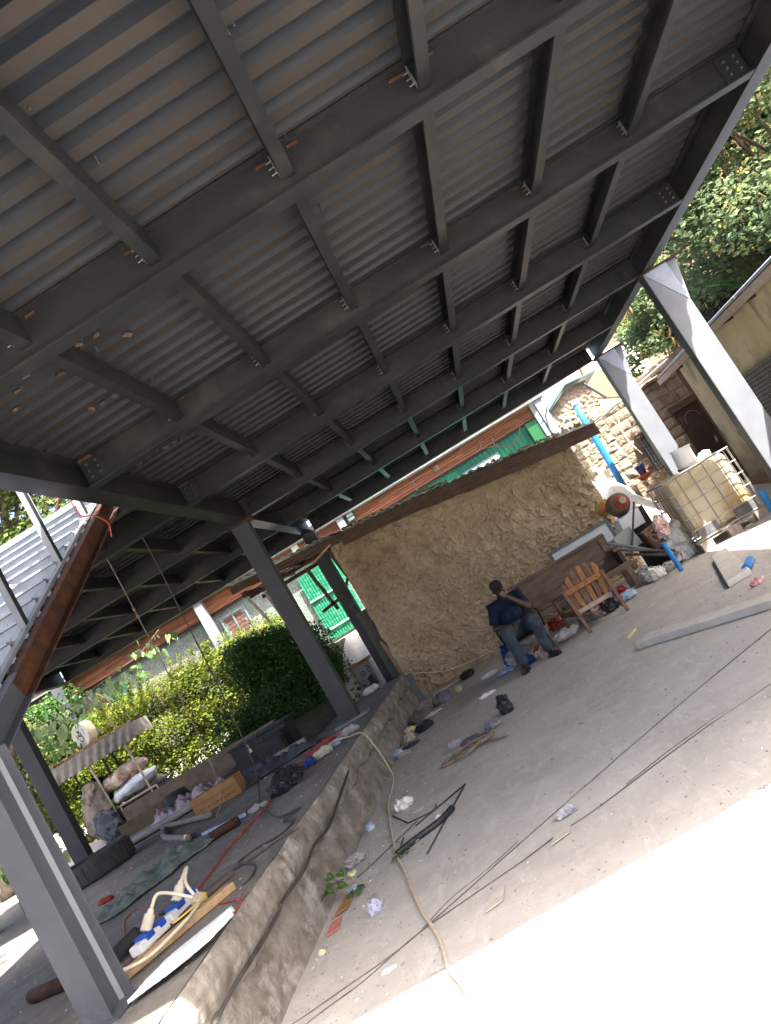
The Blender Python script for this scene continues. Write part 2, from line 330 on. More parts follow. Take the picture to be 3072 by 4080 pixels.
def spline(pts, n=8):
    pts = [V(p) for p in pts]
    if len(pts) < 3: return pts
    P = [pts[0] * 2 - pts[1]] + pts + [pts[-1] * 2 - pts[-2]]; out = []
    for i in range(1, len(P) - 2):
        for k in range(n):
            t = k / n; a, b, c, d = P[i - 1], P[i], P[i + 1], P[i + 2]
            out.append(.5 * ((2 * b) + (-a + c) * t + (2 * a - 5 * b + 4 * c - d) * t * t + (-a + 3 * b - 3 * c + d) * t ** 3))
    out.append(pts[-1]); return out
def wire(pts, r, mat, name, label, cat, group=None, n=8, wob=0.0, z=None, sides=6):
    if z is not None: pts = [(p[0], p[1], (z + r)) for p in pts]
    sp = spline(pts, n)
    if wob: sp = [p + V((mn.noise(p * 7) * wob, mn.noise(p * 7 + V((9, 9, 9))) * wob, 0)) for p in sp]
    return one(MB().tube(sp, r, sides), name, mat, label, cat, group, smooth=True)
def displace(mb, amp, sc, seed=0):
    out = []
    for p in mb.v:
        q = V(p) * sc + V((seed * 3.7, seed * 1.3, seed * 7.1)); d = mn.noise_vector(q) + .5 * mn.noise_vector(q * 2.1)
        out.append(tuple(V(p) + d * amp))
    mb.v = out; return mb
def gz(x, y):
    def S(a, b, t):
        t = min(1, max(0, (t - a) / (b - a))); return t * t * (3 - 2 * t)
    top = 1.62 - 1.05 * S(-5.2, -7.6, x) if x < -5.2 else 1.62
    rise = S(14.9, 18.4, y) if x > -3.3 else S(12.4, 18.2, y)
    return top * rise * (1 - S(3.0, 4.4, x)) + (.15 * S(14, 17, y) if x > 3 else 0)

# ------------------------------------------------------------------ ground
xs = np.concatenate([np.linspace(-160, -16, 14), np.linspace(-15, -6.2, 24), np.arange(-6, 6.01, .1), np.linspace(6.4, 14, 14), np.linspace(16, 160, 14)])
ys = np.concatenate([np.linspace(-120, -3, 12), np.arange(-2.5, 1.9, .3), np.arange(2, 16.01, .1), np.arange(16.3, 24, .35), np.linspace(25, 200, 16)])
gv = []
for yy in ys:
    for xx in xs:
        z = gz(xx, yy)
        if abs(xx) < 7 and yy < 17: z += mn.noise(V((xx * .7, yy * .7, 0))) * .008 + mn.noise(V((xx * 3, yy * 3, 5))) * .004
        elif yy > 12: z += mn.noise(V((xx * .9, yy * .9, 0))) * .03
        gv.append((xx, yy, z))
nx_ = len(xs)
gf = [(j * nx_ + i, j * nx_ + i + 1, (j + 1) * nx_ + i + 1, (j + 1) * nx_ + i) for j in range(len(ys) - 1) for i in range(nx_ - 1)]
g = bpy.data.objects.new("ground", mkmesh("ground", gv, gf, yard_m, True)); COL.objects.link(g); props(g, kind='structure')

soil_m = M("dark_soil", (.075, .062, .045), (.045, .038, .028), rough=.95, vs=3, bump=.8, bs=18, bdist=.04, c3=(.11, .10, .06), s3=5, t3=(.55, .7))
def soilf(u, v):
    x = -9.5 + 6.25 * u; y = 12.0 + 5.7 * v
    return (x, y, gz(x, y) + .035 + .03 * mn.noise(V((x * 3, y * 3, 2))))
props(build(MB().grid(70, 60, soilf), "soil_bank", soil_m, smooth=True), kind='structure')

# raised slab, with a crumbling screed lip over a rendered face
PT = .55
mb = MB()
mb.grid(60, 60, lambda u, v: (-14 + 11.86 * u, -3 + 14.95 * v, PT + mn.noise(V((u * 40, v * 50, 1))) * .004))
mb.bx(-14, -2.3, -3, 11.95, .0, PT - .02)
mb.grid(14, 24, lambda u, v: (-3.35 + 1.2 * u, 11.93 + 2.35 * v, PT - .003 + mn.noise(V((u * 7, v * 12, 3))) * .006))
mb.bx(-3.35, -2.3, 11.9, 14.25, .0, PT - .02)
mb.bx(-14, -6.6, 11.9, 14.1, .0, PT + .004)
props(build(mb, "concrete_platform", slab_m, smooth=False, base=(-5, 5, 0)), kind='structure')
def lipx(y, z):
    n1 = mn.noise(V((y * 2.3, z * 3, 0))) * .026 + mn.noise(V((y * 11, z * 5, 2))) * .014 + mn.noise(V((y * 16, z * 20, 5))) * .008 + mn.noise(V((y * 38, z * 50, 7))) * .005
    return n1
mb = MB()
def lip(u, v):
    y = -3 + 17.25 * u
    low = .31 + mn.noise(V((y * 1.7, 0, 4))) * .07 + mn.noise(V((y * 7, 0, 4))) * .03
    z = PT + .001 - (PT - low) * v
    x = -2.13 + lipx(y, z) * (.35 + .65 * v) + .03 * math.sin(v * math.pi)
    if v > .97: x = -2.24
    return (x, y, z)
mb.grid(700, 22, lip)
low_v = lambda u, v: (-2.17 - .0 + .07 * v + mn.noise(V((u * 40, v * 3, 8))) * .010 + mn.noise(V((u * 200, v * 14, 8))) * .006, -3 + 17.25 * u, .40 - .42 * v)
mb2 = MB(); mb2.grid(500, 14, low_v)
props(build(mb, "platform_edge", face_m, smooth=True, base=(-2.1, 5, .3)), kind='structure')
props(build(mb2, "platform_wall", face_m, smooth=True, base=(-2.15, 5, 0)), kind='structure')

# ------------------------------------------------------------------ steel canopy
can = thing("steel_canopy", "large dark grey steel canopy frame with ribbed roof sheets over the yard", "canopy", (0.7, 9, 0))
ZB, ZT = 3.70, 3.98
def ibeam_x(x0, x1, y, fw=.13, zb=ZB, zt=ZT, t=.014):
    m = MB(); m.bx(x0, x1, y - fw / 2, y + fw / 2, zb, zb + t); m.bx(x0, x1, y - .005, y + .005, zb + t + .0005, zt - t - .0005); m.bx(x0, x1, y - fw / 2, y + fw / 2, zt - t, zt); return m
def ibeam_y(y0, y1, x, fw=.17, zb=ZB, zt=ZT, t=.014):
    m = MB(); m.bx(x - fw / 2, x + fw / 2, y0, y1, zb, zb + t); m.bx(x - .005, x + .005, y0, y1, zb + t + .0005, zt - t - .0005); m.bx(x - fw / 2, x + fw / 2, y0, y1, zt - t, zt); return m
YB = [2.2, 4.28, 6.64, 8.99, 11.33, 13.74, 16.1]
XL, XR = -2.56, 3.94
for y in YB:
    build(ibeam_x(XL + .09, XR - .09, y), "main_beam", steel, can)
build(ibeam_y(2.12, 16.2, XL, .18, ZB - .004, ZT + .004), "edge_beam", steel, can)
build(ibeam_y(2.12, 16.2, XR, .17, ZB - .004, ZT + .004), "edge_beam", steel, can)
XJ = [-1.52, -.66, .2, 1.06, 1.92, 2.8]
bolt_me = None
def cjoist(x, y0, y1, zb=3.80, zt=3.975, wdt=.075):
    m = MB(); t = .006
    m.bx(x + wdt / 2 - t, x + wdt / 2, y0, y1, zb, zt); m.bx(x - wdt / 2, x + wdt / 2 - t - .0004, y0, y1, zb, zb + t); m.bx(x - wdt / 2, x + wdt / 2 - t - .0004, y0, y1, zt - t, zt)
    m.bx(x - wdt / 2, x - wdt / 2 + t, y0, y1, zb + t + .0004, zb + .022); return m
bb = MB()
for dz in (0, .045, .09): bb.cyl((-.02, 0, dz), (-.06, 0, dz - .004), .0042, n=8); bb.cyl((-.02, 0, dz), (-.030, 0, dz), .008, n=6)
bb.bx(-.02, -.014, -.03, .03, -.03, .12)
bolt_me = mkmesh("bolts", [tuple(v) for v in bb.v], bb.f, bolt_m)
wb = MB().box((0, 0, 0), (.13, .010, .035)); displace(wb, .004, 20)
weld_me = mkmesh("weld_rust", wb.v, wb.f, rustspot)
def inst(me, name, loc, parent, R=None, sc=None):
    o = bpy.data.objects.new(name, me); COL.objects.link(o); o.parent = parent; o.location = V(loc) - wloc(parent)
    if R is not None: o.rotation_euler = R
    if sc is not None: o.scale = sc
    return o
for i in range(len(YB) - 1):
    for j, x in enumerate(XJ):
        y0, y1 = YB[i] + .008, YB[i + 1] - .008
        build(cjoist(x, y0, y1), "joist", steel, can)
        inst(bolt_me, "bolts", (x - .03, y1 - .06, 3.83), can, sc=(.8, .8, .8))
        if rnd.random() < .55: inst(weld_me, "weld_rust", (x - .10, YB[i + 1] - .012, 3.94), can, sc=(rnd.uniform(.35, .8), 1, rnd.uniform(.35, .6)))
        if rnd.random() < .25: inst(weld_me, "weld_rust", (x + .10, YB[i + 1] - .012, 3.95), can, sc=(.5, 1, .4))
# bolted end plates where main beams meet the edge beams
for y in YB[1:]:
    for xx, sg in ((XL + .1, 1), (XR - .1, -1)):
        m = MB(); m.bx(min(xx, xx + sg * .2), max(xx, xx + sg * .2), y - .016, y - .008, 3.735, 3.945)
        pl = build(m, "splice_plate", steel, can)
        m = MB()
        for dx in (.05, .14):
            for dz in (3.78, 3.84, 3.9): m.cyl((xx + sg * dx, y - .016, dz), (xx + sg * dx, y - .034, dz), .011, n=6)
        build(m, "bolts", bolt_m if rnd.random() < .5 else steel_post, pl)
    inst(weld_me, "weld_rust", (XL + .16, y - .02, 3.955), can)
# ribbed sheets, ribs running across the yard
def sheet(x0, x1, y0, y1, z=4.0, pitch=.2, h=.05):
    prof = []; y = y0; k = 0
    while y < y1 - 1e-6:
        for dy, dz in ((0, 0), (.095, 0), (.118, h), (.178, h)):
            if y + dy <= y1: prof.append((y + dy, z + dz))
        y += pitch
    prof.append((y1, z + prof[-1][1] * 0 + 0))
    n = 2; m = MB(); vs = []; fs = []
    for a, b in prof: vs += [(x0, a, b), (x1, a, b)]
    for i in range(len(prof) - 1): fs.append((2 * i, 2 * i + 1, 2 * i + 3, 2 * i + 2))
    m.add(vs, fs); m.flat = [abs(prof[i][1] - z) < 1e-6 and abs(prof[i + 1][1] - z) < 1e-6 for i in range(len(prof) - 1)]; return m
def shade_ribs(o, flat):
    o.data.materials.append(rib_shade)
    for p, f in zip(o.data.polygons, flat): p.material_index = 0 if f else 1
seams = [XL - .1, -.68, 1.05, 2.78, XR + .58]
for a, b in zip(seams[:-1], seams[1:]):
    y = 2.2; k = 0
    while y < 16.25:
        y2 = min(y + 1.0, 16.35)
        sm_ = sheet(a, b + .05, y, y2 + .02, z=3.992 + (k % 2) * .004 + (seams.index(a) % 2) * .0015); shade_ribs(build(sm_, "roof_sheet", roofsheet, can, solid=.0015), sm_.flat); y += 1.0; k += 1
build(MB().bx(XL - .1, XR + .55, 2.150, 2.156, 3.93, 4.06), "front_sun_stop", steel, can)  # unseen strip added to stop sun leaking under the front ribs
# screws hanging through the sheet beside some joists
m = MB()
for i in range(6):
    for x in XJ:
        for k in range(rnd.randint(2, 7)):
            p = (x + rnd.uniform(.05, .12), YB[i] + rnd.uniform(.2, 2.1), 0); m.cyl((p[0], p[1], 4.03), (p[0], p[1], 3.982), .0055, n=5)
props(build(m, "screws", bolt_m, can), kind="stuff")
# left rear bay
XQ = -8.5
for y in [7.8] + YB[3:]:
    build(ibeam_x(XQ + .09, XL - .1, y), "main_beam", steel, can)
build(ibeam_y(7.75, 16.2, XQ, .17, ZB - .004, ZT + .004), "edge_beam", steel, can)
YL = [7.8] + YB[3:]
for i in range(4):
    for x in (-3.55, -4.55, -5.55, -6.55, -7.55):
        build(cjoist(x, YL[i] + .008, YL[i + 1] - .008), "joist", steel, can)
for a, b in ((XQ - .1, -5.5), (-5.55, XL - .02)):
    for k in range(9):
        y = 7.72 + k * .96; sm_ = sheet(a, b, y, min(y + .98, 16.35), z=3.9965 + (k % 2) * .004); shade_ribs(build(sm_, "roof_sheet", roofsheet, can, solid=.0015), sm_.flat)
# broken, torn bits of old expanding foam and rust under the sheets by the left edge
m = MB()
for (x, y) in [(-2.25 + .13 * k, 5.05 + .16 * math.sin(k * 1.7)) for k in range(9)] + [(-1.9 + .1 * k, 5.9) for k in range(4)] + [(-2.3 + .1 * k, 7.6) for k in range(6)] + [(-1.7 + .1 * k, 7.8) for k in range(3)] + [(-2.2 + .1 * k, 10.0) for k in range(5)] + [(-2.3 + .12 * k, 4.6) for k in range(3)]:
    mm = MB().sph((x, y, 3.985), (.035, .02, .012), 8, 5); displace(mm, .02, 22, x); m.add(mm.v, mm.f)
props(build(m, "foam_filler", M("old_foam_filler", (.14, .10, .07), (.06, .04, .03), vs=20, bump=.5), can), kind="stuff")

# posts
def hpost(x, y, z0, z1, fw=.14, d=.24, mat=steel_post, along='y', name="post", plate=True, parent=can, t=.012):
    m = MB()
    if along == 'y':
        m.bx(x - fw / 2, x + fw / 2, y - d / 2, y - d / 2 + t, z0, z1); m.bx(x - fw / 2, x + fw / 2, y + d / 2 - t, y + d / 2, z0, z1)
        m.bx(x - .004, x + .004, y - d / 2 + t, y + d / 2 - t, z0, z1)
    else:
        m.bx(x - fw / 2, x - fw / 2 + t, y - d / 2, y + d / 2, z0, z1); m.bx(x + fw / 2 - t, x + fw / 2, y - d / 2, y + d / 2, z0, z1)
        m.bx(x - fw / 2 + t, x + fw / 2 - t, y - .004, y + .004, z0, z1)
    return build(m, name, mat, parent, bevel=.002)
def boxpost(x, y, z0, z1, wx, wy, mat, parent=can, name="post"):
    m = MB(); m.bx(x - wx / 2, x + wx / 2, y - wy / 2, y + wy / 2, z0, z1)
    return build(m, name, mat, parent, bevel=.006)
p1 = boxpost(-2.62, 11.38, PT + .02, ZB - .03, .25, .2, post_mid)
m = MB(); m.bx(-2.86, -2.36, 11.2, 11.56, PT + .0, PT + .03); build(m, "base_plate", steel_light, p1)
m = MB(); m.bx(-2.80, -2.42, 11.25, 11.5, ZB - .03, ZB - .006); build(m, "cap_plate", rust, p1)
p2 = boxpost(-2.56, 15.75, .46, ZB - .02, .25, .2, post_mid)
m = MB(); m.bx(-2.74, -2.38, 15.6, 15.9, .43, .46); build(m, "base_plate", steel_post, p2)
p3 = boxpost(-8.35, 13.72, PT, ZB - .01, .28, .2, dark_post)
m = MB(); m.bx(-8.6, -8.1, 13.5, 13.95, PT - .0, PT + .03); build(m, "base_plate", concrete, p3)
# right hand posts, deeper section with gusset and bracket at the head
for (x, y) in ((4.03, 11.35), (4.09, 16.0)):
    z0 = -.02
    m = MB(); m.bx(x - .18, x + .18, y - .10, y + .10, z0, ZB - .03)
    pp = build(m, "post", steel_light, can, bevel=.005)
    m = MB(); m.bx(x - .19, x - .181, y - .125, y + .10, z0, ZB - .03); build(m, "flange", dark_post, pp)  # darker than the post: shade of this side put into its colour
    m = MB(); m.bx(x - .22, x + .36, y - .15, y + .15, ZB - .029, ZB - .008); build(m, "cap_plate", rust, pp)
    m = MB(); m.prism([(x + .181, y - .02, ZB - .03), (x + .34, y - .02, ZB - .03), (x + .181, y - .02, ZB - .75)], (0, .04, 0)); build(m, "bracket", steel_light, pp)
    m = MB(); m.prism([(x - .17, y - .106, ZB - .03), (x + .17, y - .106, ZB - .03), (x + .17, y - .106, ZB - .62)], (0, .005, 0)); build(m, "gusset", galv, pp)

# ------------------------------------------------------------------ outside stair on the left
st = thing("steel_staircase", "galvanised tread plate staircase with a rusty channel stringer on the left", "staircase", (-2.75, 4.0, PT))
hp = hpost(-2.66, 3.98, PT, 1.96, .15, .25, steel_post, 'y', "post", parent=st)
m = MB(); m.prism([(-2.656, 4.092, PT), (-2.636, 4.092, PT), (-2.656, 4.072, PT)], (0, 0, 1.45)); build(m, "weld_fillet", steel_light, hp)
m = MB(); m.bx(-2.80, -2.52, 3.8, 4.12, PT + .0, PT + .012); build(m, "base_plate", steel_post, hp)
def stringer(x, mat, face=1, t0=0.0, t1=1.0):
    # channel rising away from the camera, web vertical, flanges pointing +x
    a0 = V((x, 4.12, 1.81)); b0 = V((x, 7.95, 3.86)); a = a0.lerp(b0, t0); b = a0.lerp(b0, t1); d = (b - a).normalized(); up = V((0, -d.z, d.y)); h = .178
    m = MB()
    for (o0, o1, w0, w1) in ((0, .008, 0, h), (.0, .075, 0, .010), (.0, .075, h - .010, h)):
        P = [a + up * w0, b + up * w0, b + up * w1, a + up * w1]
        m.prism([p + V((o0 * face, 0, 0)) for p in P], (face * (o1 - o0), 0, 0))
    return build(m, "stringer", mat, st)
stringer(-2.83, steel_post, 1, 0, .20); stringer(-2.83, rust, 1, .2005, 1); stringer(-4.35, steel_light, -1)
m = MB(); m.prism([(-2.835, 4.0, 1.99), (-2.835, 7.82, 4.035), (-2.835, 7.82, 4.005), (-2.835, 4.0, 1.96)], (-.05, 0, 0)); build(m, "top_flange", steel_light, st)
m = MB(); m.bx(-2.86, -2.74, 3.84, 4.30, 1.80, 2.0); build(m, "foot_plate", steel_post, st)
for k in range(13):
    y = 4.25 + .285 * k; z = 2.14 + .1525 * k
    m = MB(); m.bx(-4.33, -2.885, y, y + .012, z - .153 + .01, z + .012)
    tr = build(m, "riser", galv, st)
    m = MB(); m.bx(-4.33, -2.885, y - .028, y + .2845, z + .0125, z + .03); build(m, "tread", galv, st)
    m = MB()
    for a in range(20):
        for b_ in range(2):
            cx = -4.28 + a * .072 + b_ * .036; cz = z - .11 + b_ * .06
            m.box((cx, y - .001, cz), (.046, .006, .010), Matrix.Rotation(.8 if (a + b_) % 2 else -.8, 3, 'Y'))
    o = build(m, "tread_pattern", galv, tr)
m = MB(); m.bx(-4.5, -2.8, 7.95, 8.88, 4.10, 4.14); build(m, "upper_landing", galv, st)
m = MB(); m.bx(-5.9, -2.86, 1.2, 4.22, 1.93, 2.0); build(m, "lower_landing", galv, st)  # landing enlarged out of view to shade the platform
for (y, z) in ((5.36, 2.70), (6.3, 3.20), (7.24, 3.70), (4.4, 2.19)):
    m = MB(); m.bx(-2.90, -2.85, y - .025, y + .025, z - .02, z + 1.0); pr = build(m, "rail_post", steel_light, st)
    m = MB(); m.bx(-2.849, -2.845, y - .026, y + .026, z, z + 1.0); build(m, "rail_face", steel, pr)
m = MB(); m.tube([(-2.875, 4.4, 3.19), (-2.875, 7.24, 4.70)], .025, 8); build(m, "handrail", steel_light, st)
for xx in (-3.6, -4.3):
    m = MB(); m.bx(xx - .03, xx + .03, 7.9, 7.96, 4.12, 5.1); build(m, "rail_post", steel_light, st)
wire([(-3.25, 7.6, 4.02), (-3.0, 7.2, 3.98), (-2.8, 6.9, 3.86), (-2.72, 6.75, 3.6), (-2.6, 6.7, 3.52), (-2.52, 6.7, 3.4), (-2.55, 6.7, 3.28)], .006, cable_red, "loose_wire", "loose red and purple wire looped over the top of the rusty stringer", "wire")
wire([(-3.9, 6.6, 3.45), (-3.75, 6.4, 3.30), (-3.6, 6.3, 3.36), (-3.45, 6.2, 3.28), (-3.2, 6.1, 3.2)], .02, white_plastic, "plastic_conduit", "kinked white conduit lying on the stair treads", "conduit")

# ------------------------------------------------------------------ shed with thrown plaster wall
WY = 14.85
def wall_relief(W, H, res=.010, seed=3):
    nx, nz = int(W / res), int(H / res); Hh = np.zeros((nz, nx)); R = np.random.default_rng(seed)
    X, Z = np.meshgrid(np.arange(nx) * res, np.arange(nz) * res)
    for s in range(2600):
        r = R.uniform(.035, .11); cx, cz = R.uniform(0, W), R.uniform(0, H); a0 = R.uniform(0, 6.28); h = R.uniform(.1, .6); tl = R.uniform(.3, .8); el = R.uniform(.6, 1.5)
        k = int(r * 1.6 / res) + 2; i0, i1 = max(0, int(cx / res) - k), min(nx, int(cx / res) + k); j0, j1 = max(0, int(cz / res) - k), min(nz, int(cz / res) + k)
        if i1 <= i0 or j1 <= j0: continue
        dx, dz = X[j0:j1, i0:i1] - cx, Z[j0:j1, i0:i1] - cz; u = (dx * math.cos(a0) + dz * math.sin(a0)) / r; v = (-dx * math.sin(a0) + dz * math.cos(a0)) / r * el
        rr = np.hypot(u, v) + .12 * np.sin(5 * np.arctan2(v, u) + s); old = Hh[j0:j1, i0:i1]
        new = h + tl * u + .12 * np.sin(v * 9 + s) + .25 * np.exp(-((rr - .92) / .12) ** 2)
        Hh[j0:j1, i0:i1] = np.where(rr < 1, np.maximum(new, old - .55) * .8 + .2 * old, old)
    return np.clip(Hh, -.4, 1.6), nx, nz
Wd, Hd = 4.62, 3.32
Hh, nx, nz = wall_relief(Wd, Hd)
shed = thing("plaster_shed", "low shed with sand coloured thrown plaster wall behind the seated man", "shed", (.2, 15.4, 0))
vs = []
for j in range(nz):
    z = Hd * j / (nz - 1)
    for i in range(nx):
        x = -2.2 + Wd * i / (nx - 1)
        q = V((x * 2.2, z * 2.2, 3)); q2 = V((x * 14, z * 14, 1))
        e = 0
        if x > 2.34: e = (x - 2.34) * 1.2
        ztop = 3.30 - .155 * (x + 2.2)
        vs.append((x + mn.noise(V((0, z * 5, 0))) * .03, WY - .060 * Hh[j, i] - .03 * mn.noise(q) - .009 * mn.noise(q2) + e, min(z, ztop)))
fs = [(j * nx + i, j * nx + i + 1, (j + 1) * nx + i + 1, (j + 1) * nx + i) for j in range(nz - 1) for i in range(nx - 1)]
build(MB().add(vs, fs), "front_wall", plaster_m, shed, smooth=True)
m = MB(); m.prism([(-2.18, WY + .06, 0), (2.36, WY + .06, 0), (2.36, WY + .06, 2.56), (-2.18, WY + .06, 3.26)], (0, 1.6, 0)); build(m, "wall_core", mortar, shed)
# bowed timber fascia and thin sheets on top
def fasc(x0, x1, zf, hf, y=14.5, th=.07, n=60):
    m = MB(); P = []
    for i in range(n):
        x = x0 + (x1 - x0) * i / (n - 1); zt = zf(x) + mn.noise(V((x * 3, 0, 0))) * .012; zb = zt - hf(x) - mn.noise(V((x * 5, 4, 0))) * .015
        P += [(x, y, zt), (x, y + th, zt), (x, y + th, zb), (x, y, zb)]
    fs = []
    for i in range(n - 1):
        for k in range(4): fs.append((4 * i + k, 4 * i + (k + 1) % 4, 4 * i + 4 + (k + 1) % 4, 4 * i + 4 + k))
    fs += [(3, 2, 1, 0), (4 * n - 4, 4 * n - 3, 4 * n - 2, 4 * n - 1)]; m.add(P, fs); return m
ztopf = lambda x: 3.20 - .115 * (x + 1.8) - .022 * max(0, x + .4) ** 1.25
build(fasc(-1.9, 2.92, ztopf, lambda x: .235 + .03 * math.sin(x * 1.3)), "fascia_board", wood_dark, shed)
build(fasc(-4.08, -1.95, lambda x: 3.42 - .09 * (x + 4.1), lambda x: .15, y=14.45), "fascia_board", wood_dark, shed)
for k, (a, b) in enumerate(((-4.15, -3.1), (-3.15, -2.2), (-2.25, -1.2), (-1.25, -.2), (-.25, .85), (.8, 1.9), (1.85, 2.95))):
    def sf(u, v, a=a, b=b, k=k):
        x = a + (b - a) * u; y = 14.38 + 2.6 * v
        zt = (ztopf(x) if x > -1.9 else 3.43 - .09 * (x + 4.1))
        return (x, y, zt + .035 + .015 * math.sin(x * 40) + .05 * v + mn.noise(V((x * 2, v * 2, k))) * .03 + k % 2 * .006)
    build(MB().grid(40, 8, sf), "roof_sheet", M("pale_roof_sheet_%d" % k, (.62, .66, .66), (.42, .52, .50), rough=.5, vs=3, bump=.1), shed, solid=.004)
# rafters and struts under the left part of the shed roof
for i, x in enumerate((-3.95, -3.4, -2.9, -2.4)):
    m = MB(); m.prism([(x, 14.5, 3.22), (x, 16.6, 3.3), (x, 16.6, 3.22), (x, 14.5, 3.12)], (.07, 0, 0)); build(m, "rafter", rust, shed)
for z, y in ((3.17, 15.1), (3.13, 15.9)):
    m = MB(); m.bx(-4.0, -2.2, y, y + .07, z - .06, z + .01); build(m, "batten", rust, shed)
def strut(p, q, r, mat=wood_dark, parent=shed, name="strut"):
    p, q = V(p), V(q); d = (q - p); L_ = d.length; R = d.to_track_quat('X', 'Z').to_matrix()
    return build(MB().box((p + q) / 2, (L_, r, r), R), name, mat, parent)
strut((-2.8, 15, 3.05), (-2.66, 15, 2.10), .06); strut((-2.93, 15, 2.2), (-2.44, 15, 2.27), .06)
strut((-2.28, 14.9, 3.22), (-2.10, 14.9, 1.85), .07); strut((-2.30, 14.9, 2.4), (-2.13, 14.9, 2.55), .05)
strut((-4.02, 15, 3.15), (-3.86, 15, 2.5), .045, wood_weather); strut((-3.74, 15.2, 3.1), (-3.68, 15.2, 2.45), .035, wood_weather)
strut((-2.1, 14.42, 3.12), (-2.55, 14.42, 2.99), .03, wood_pale)
# dry twigs and rubble on the shed roof
tw = MB()
for pts in ([(1.55, 14.8, 2.95), (1.30, 14.7, 3.12), (1.05, 14.7, 3.2), (.95, 14.7, 3.24)], [(1.28, 14.7, 3.13), (1.32, 14.7, 3.3)], [(1.05, 14.7, 3.2), (1.1, 14.7, 3.34)],
            [(1.5, 14.7, 2.96), (1.75, 14.7, 3.08), (1.85, 14.7, 3.22)], [(2.25, 14.7, 2.9), (2.3, 14.7, 3.1), (2.42, 14.7, 3.24)], [(-.3, 14.6, 3.15), (-.28, 14.6, 3.35)]):
    tw.tube(pts, .01, 5)
one(tw, "dead_twig", M("grey_twig", (.45, .38, .32), (.3, .24, .2), vs=10), "bare dead twigs lying on the shed roof edge", "branch")
m = MB()
for k in range(160):
    x = rnd.choice([rnd.uniform(.9, 2.8), rnd.uniform(-1.8, -1.0), rnd.uniform(-.6, .2)]); mm = MB().sph((x, rnd.uniform(14.42, 14.9), ztopf(x) + .07), (rnd.uniform(.02, .06), .03, rnd.uniform(.01, .03)), 6, 4); displace(mm, .02, 15, k); m.add(mm.v, mm.f)
props(build(m, "roof_debris", dry_leaf), "dry leaves and plaster crumbs along the shed roof edge", "debris", kind='stuff')

# concrete block, boards and panels at the left end of the shed
m = MB(); m.bx(-2.72, -2.08, 14.35, 15.95, 0, .43); displace(m, .02, 3)
one(m, "concrete_plinth", concrete, "square concrete plinth under the far steel post beside the shed", "plinth")
m = MB(); m.bx(-2.16, -2.02, 14.28, 14.34, 0, .5)
one(m, "leaning_sheet", frame_grey, "narrow grey panel leaning on the end of the concrete plinth", "panel")
m = MB(); m.bx(-2.48, -2.1, 15.3, 15.36, .5, 1.86)
one(m, "leaning_board", M("olive_board", (.10, .11, .10), (.07, .075, .07)), "tall grey green board standing behind the far post", "board")
m = MB(); m.prism([(-2.27, 15.18, 1.42), (-2.22, 15.18, 1.55), (-2.13, 15.18, 1.53), (-2.0, 15.18, .56), (-2.2, 15.18, .54)], (0, .06, 0))
one(m, "orange_board", M("orange_foam", (.42, .19, .035), (.32, .13, .025), vs=4, bump=.3), "long orange board with rounded top against the plaster wall", "board")
m = MB(); m.prism([(-2.33, 15.1, 1.2), (-2.29, 15.1, 1.21), (-2.12, 15.1, .5), (-2.3, 15.1, .5)], (0, .03, 0))
one(m, "wood_offcut", wood_pale, "thin pale wood offcut leaning on the orange board", "board")

# ------------------------------------------------------------------ house behind
HY = 20.0; HB = 1.55
house = thing("pebbledash_house", "house with reddish plank band and grey green pebbledash walls behind the hedge", "house", (-3, 20.5, HB))
m = MB(); m.bx(-13, -3.05, HY + .12, HY + .5, HB - .4, 4.35); build(m, "wall", pebble, house)
m = MB(); m.bx(-3.05, 2.95, HY + .16, HY + .5, HB - .4, 4.3); build(m, "rear_wall", pebble, house)
# plank band, board by board
planks = []
zrow = .063
for rI in range(7):
    x = -12.5 + (rI % 2) * .6
    while x < 2.85:
        L_ = rnd.uniform(.7, 1.6); x2 = min(x + L_, 2.88)
        z = 3.80 + rI * zrow + .008 * max(0, -x - 5) * .9
        dy = rnd.uniform(-.006, .006)
        pm = MB(); pm.bx(x + .004, x2 - .004, HY - .03 + dy, HY + .02, z, z + zrow - .008)
        build(pm, "plank", cladding, house); x = x2
m = MB(); m.bx(-12.6, 2.9, HY + .022, HY + .1, 3.76, 4.4); build(m, "band_backing", dark_door_m, house)
m = MB(); m.prism([(-12.8, HY - .35, 4.25), (3.3, HY - .35, 4.12), (3.3, HY - .35, 4.16), (-12.8, HY - .35, 4.29)], (0, 3, 0)); build(m, "roof", M("green_roof_sheet", (.17, .18, .18), (.1, .11, .11), rough=.6), house)
for (x0, x1, z0, z1, mt, nm) in ((.19, .33, 3.92, 4.05, jute, "vent"), (-5.05, -4.85, 3.93, 4.02, jute, "vent"), (-3.80, -3.62, 4.0, 4.2, white_plastic, "air_unit")):
    m = MB(); m.bx(x0, x1, HY - .06, HY - .034, z0, z1); build(m, nm, mt, house)
# light grey columns
for x0, x1, z0, z1 in ((-6.58, -6.36, HB, 4.25), (-2.47, -2.29, HB, 4.3), (3.02, 3.22, HB, 4.3)):
    m = MB(); m.bx(x0, x1, HY - .3, HY - .08, z0, z1); build(m, "column", steel_light, house, bevel=.006)
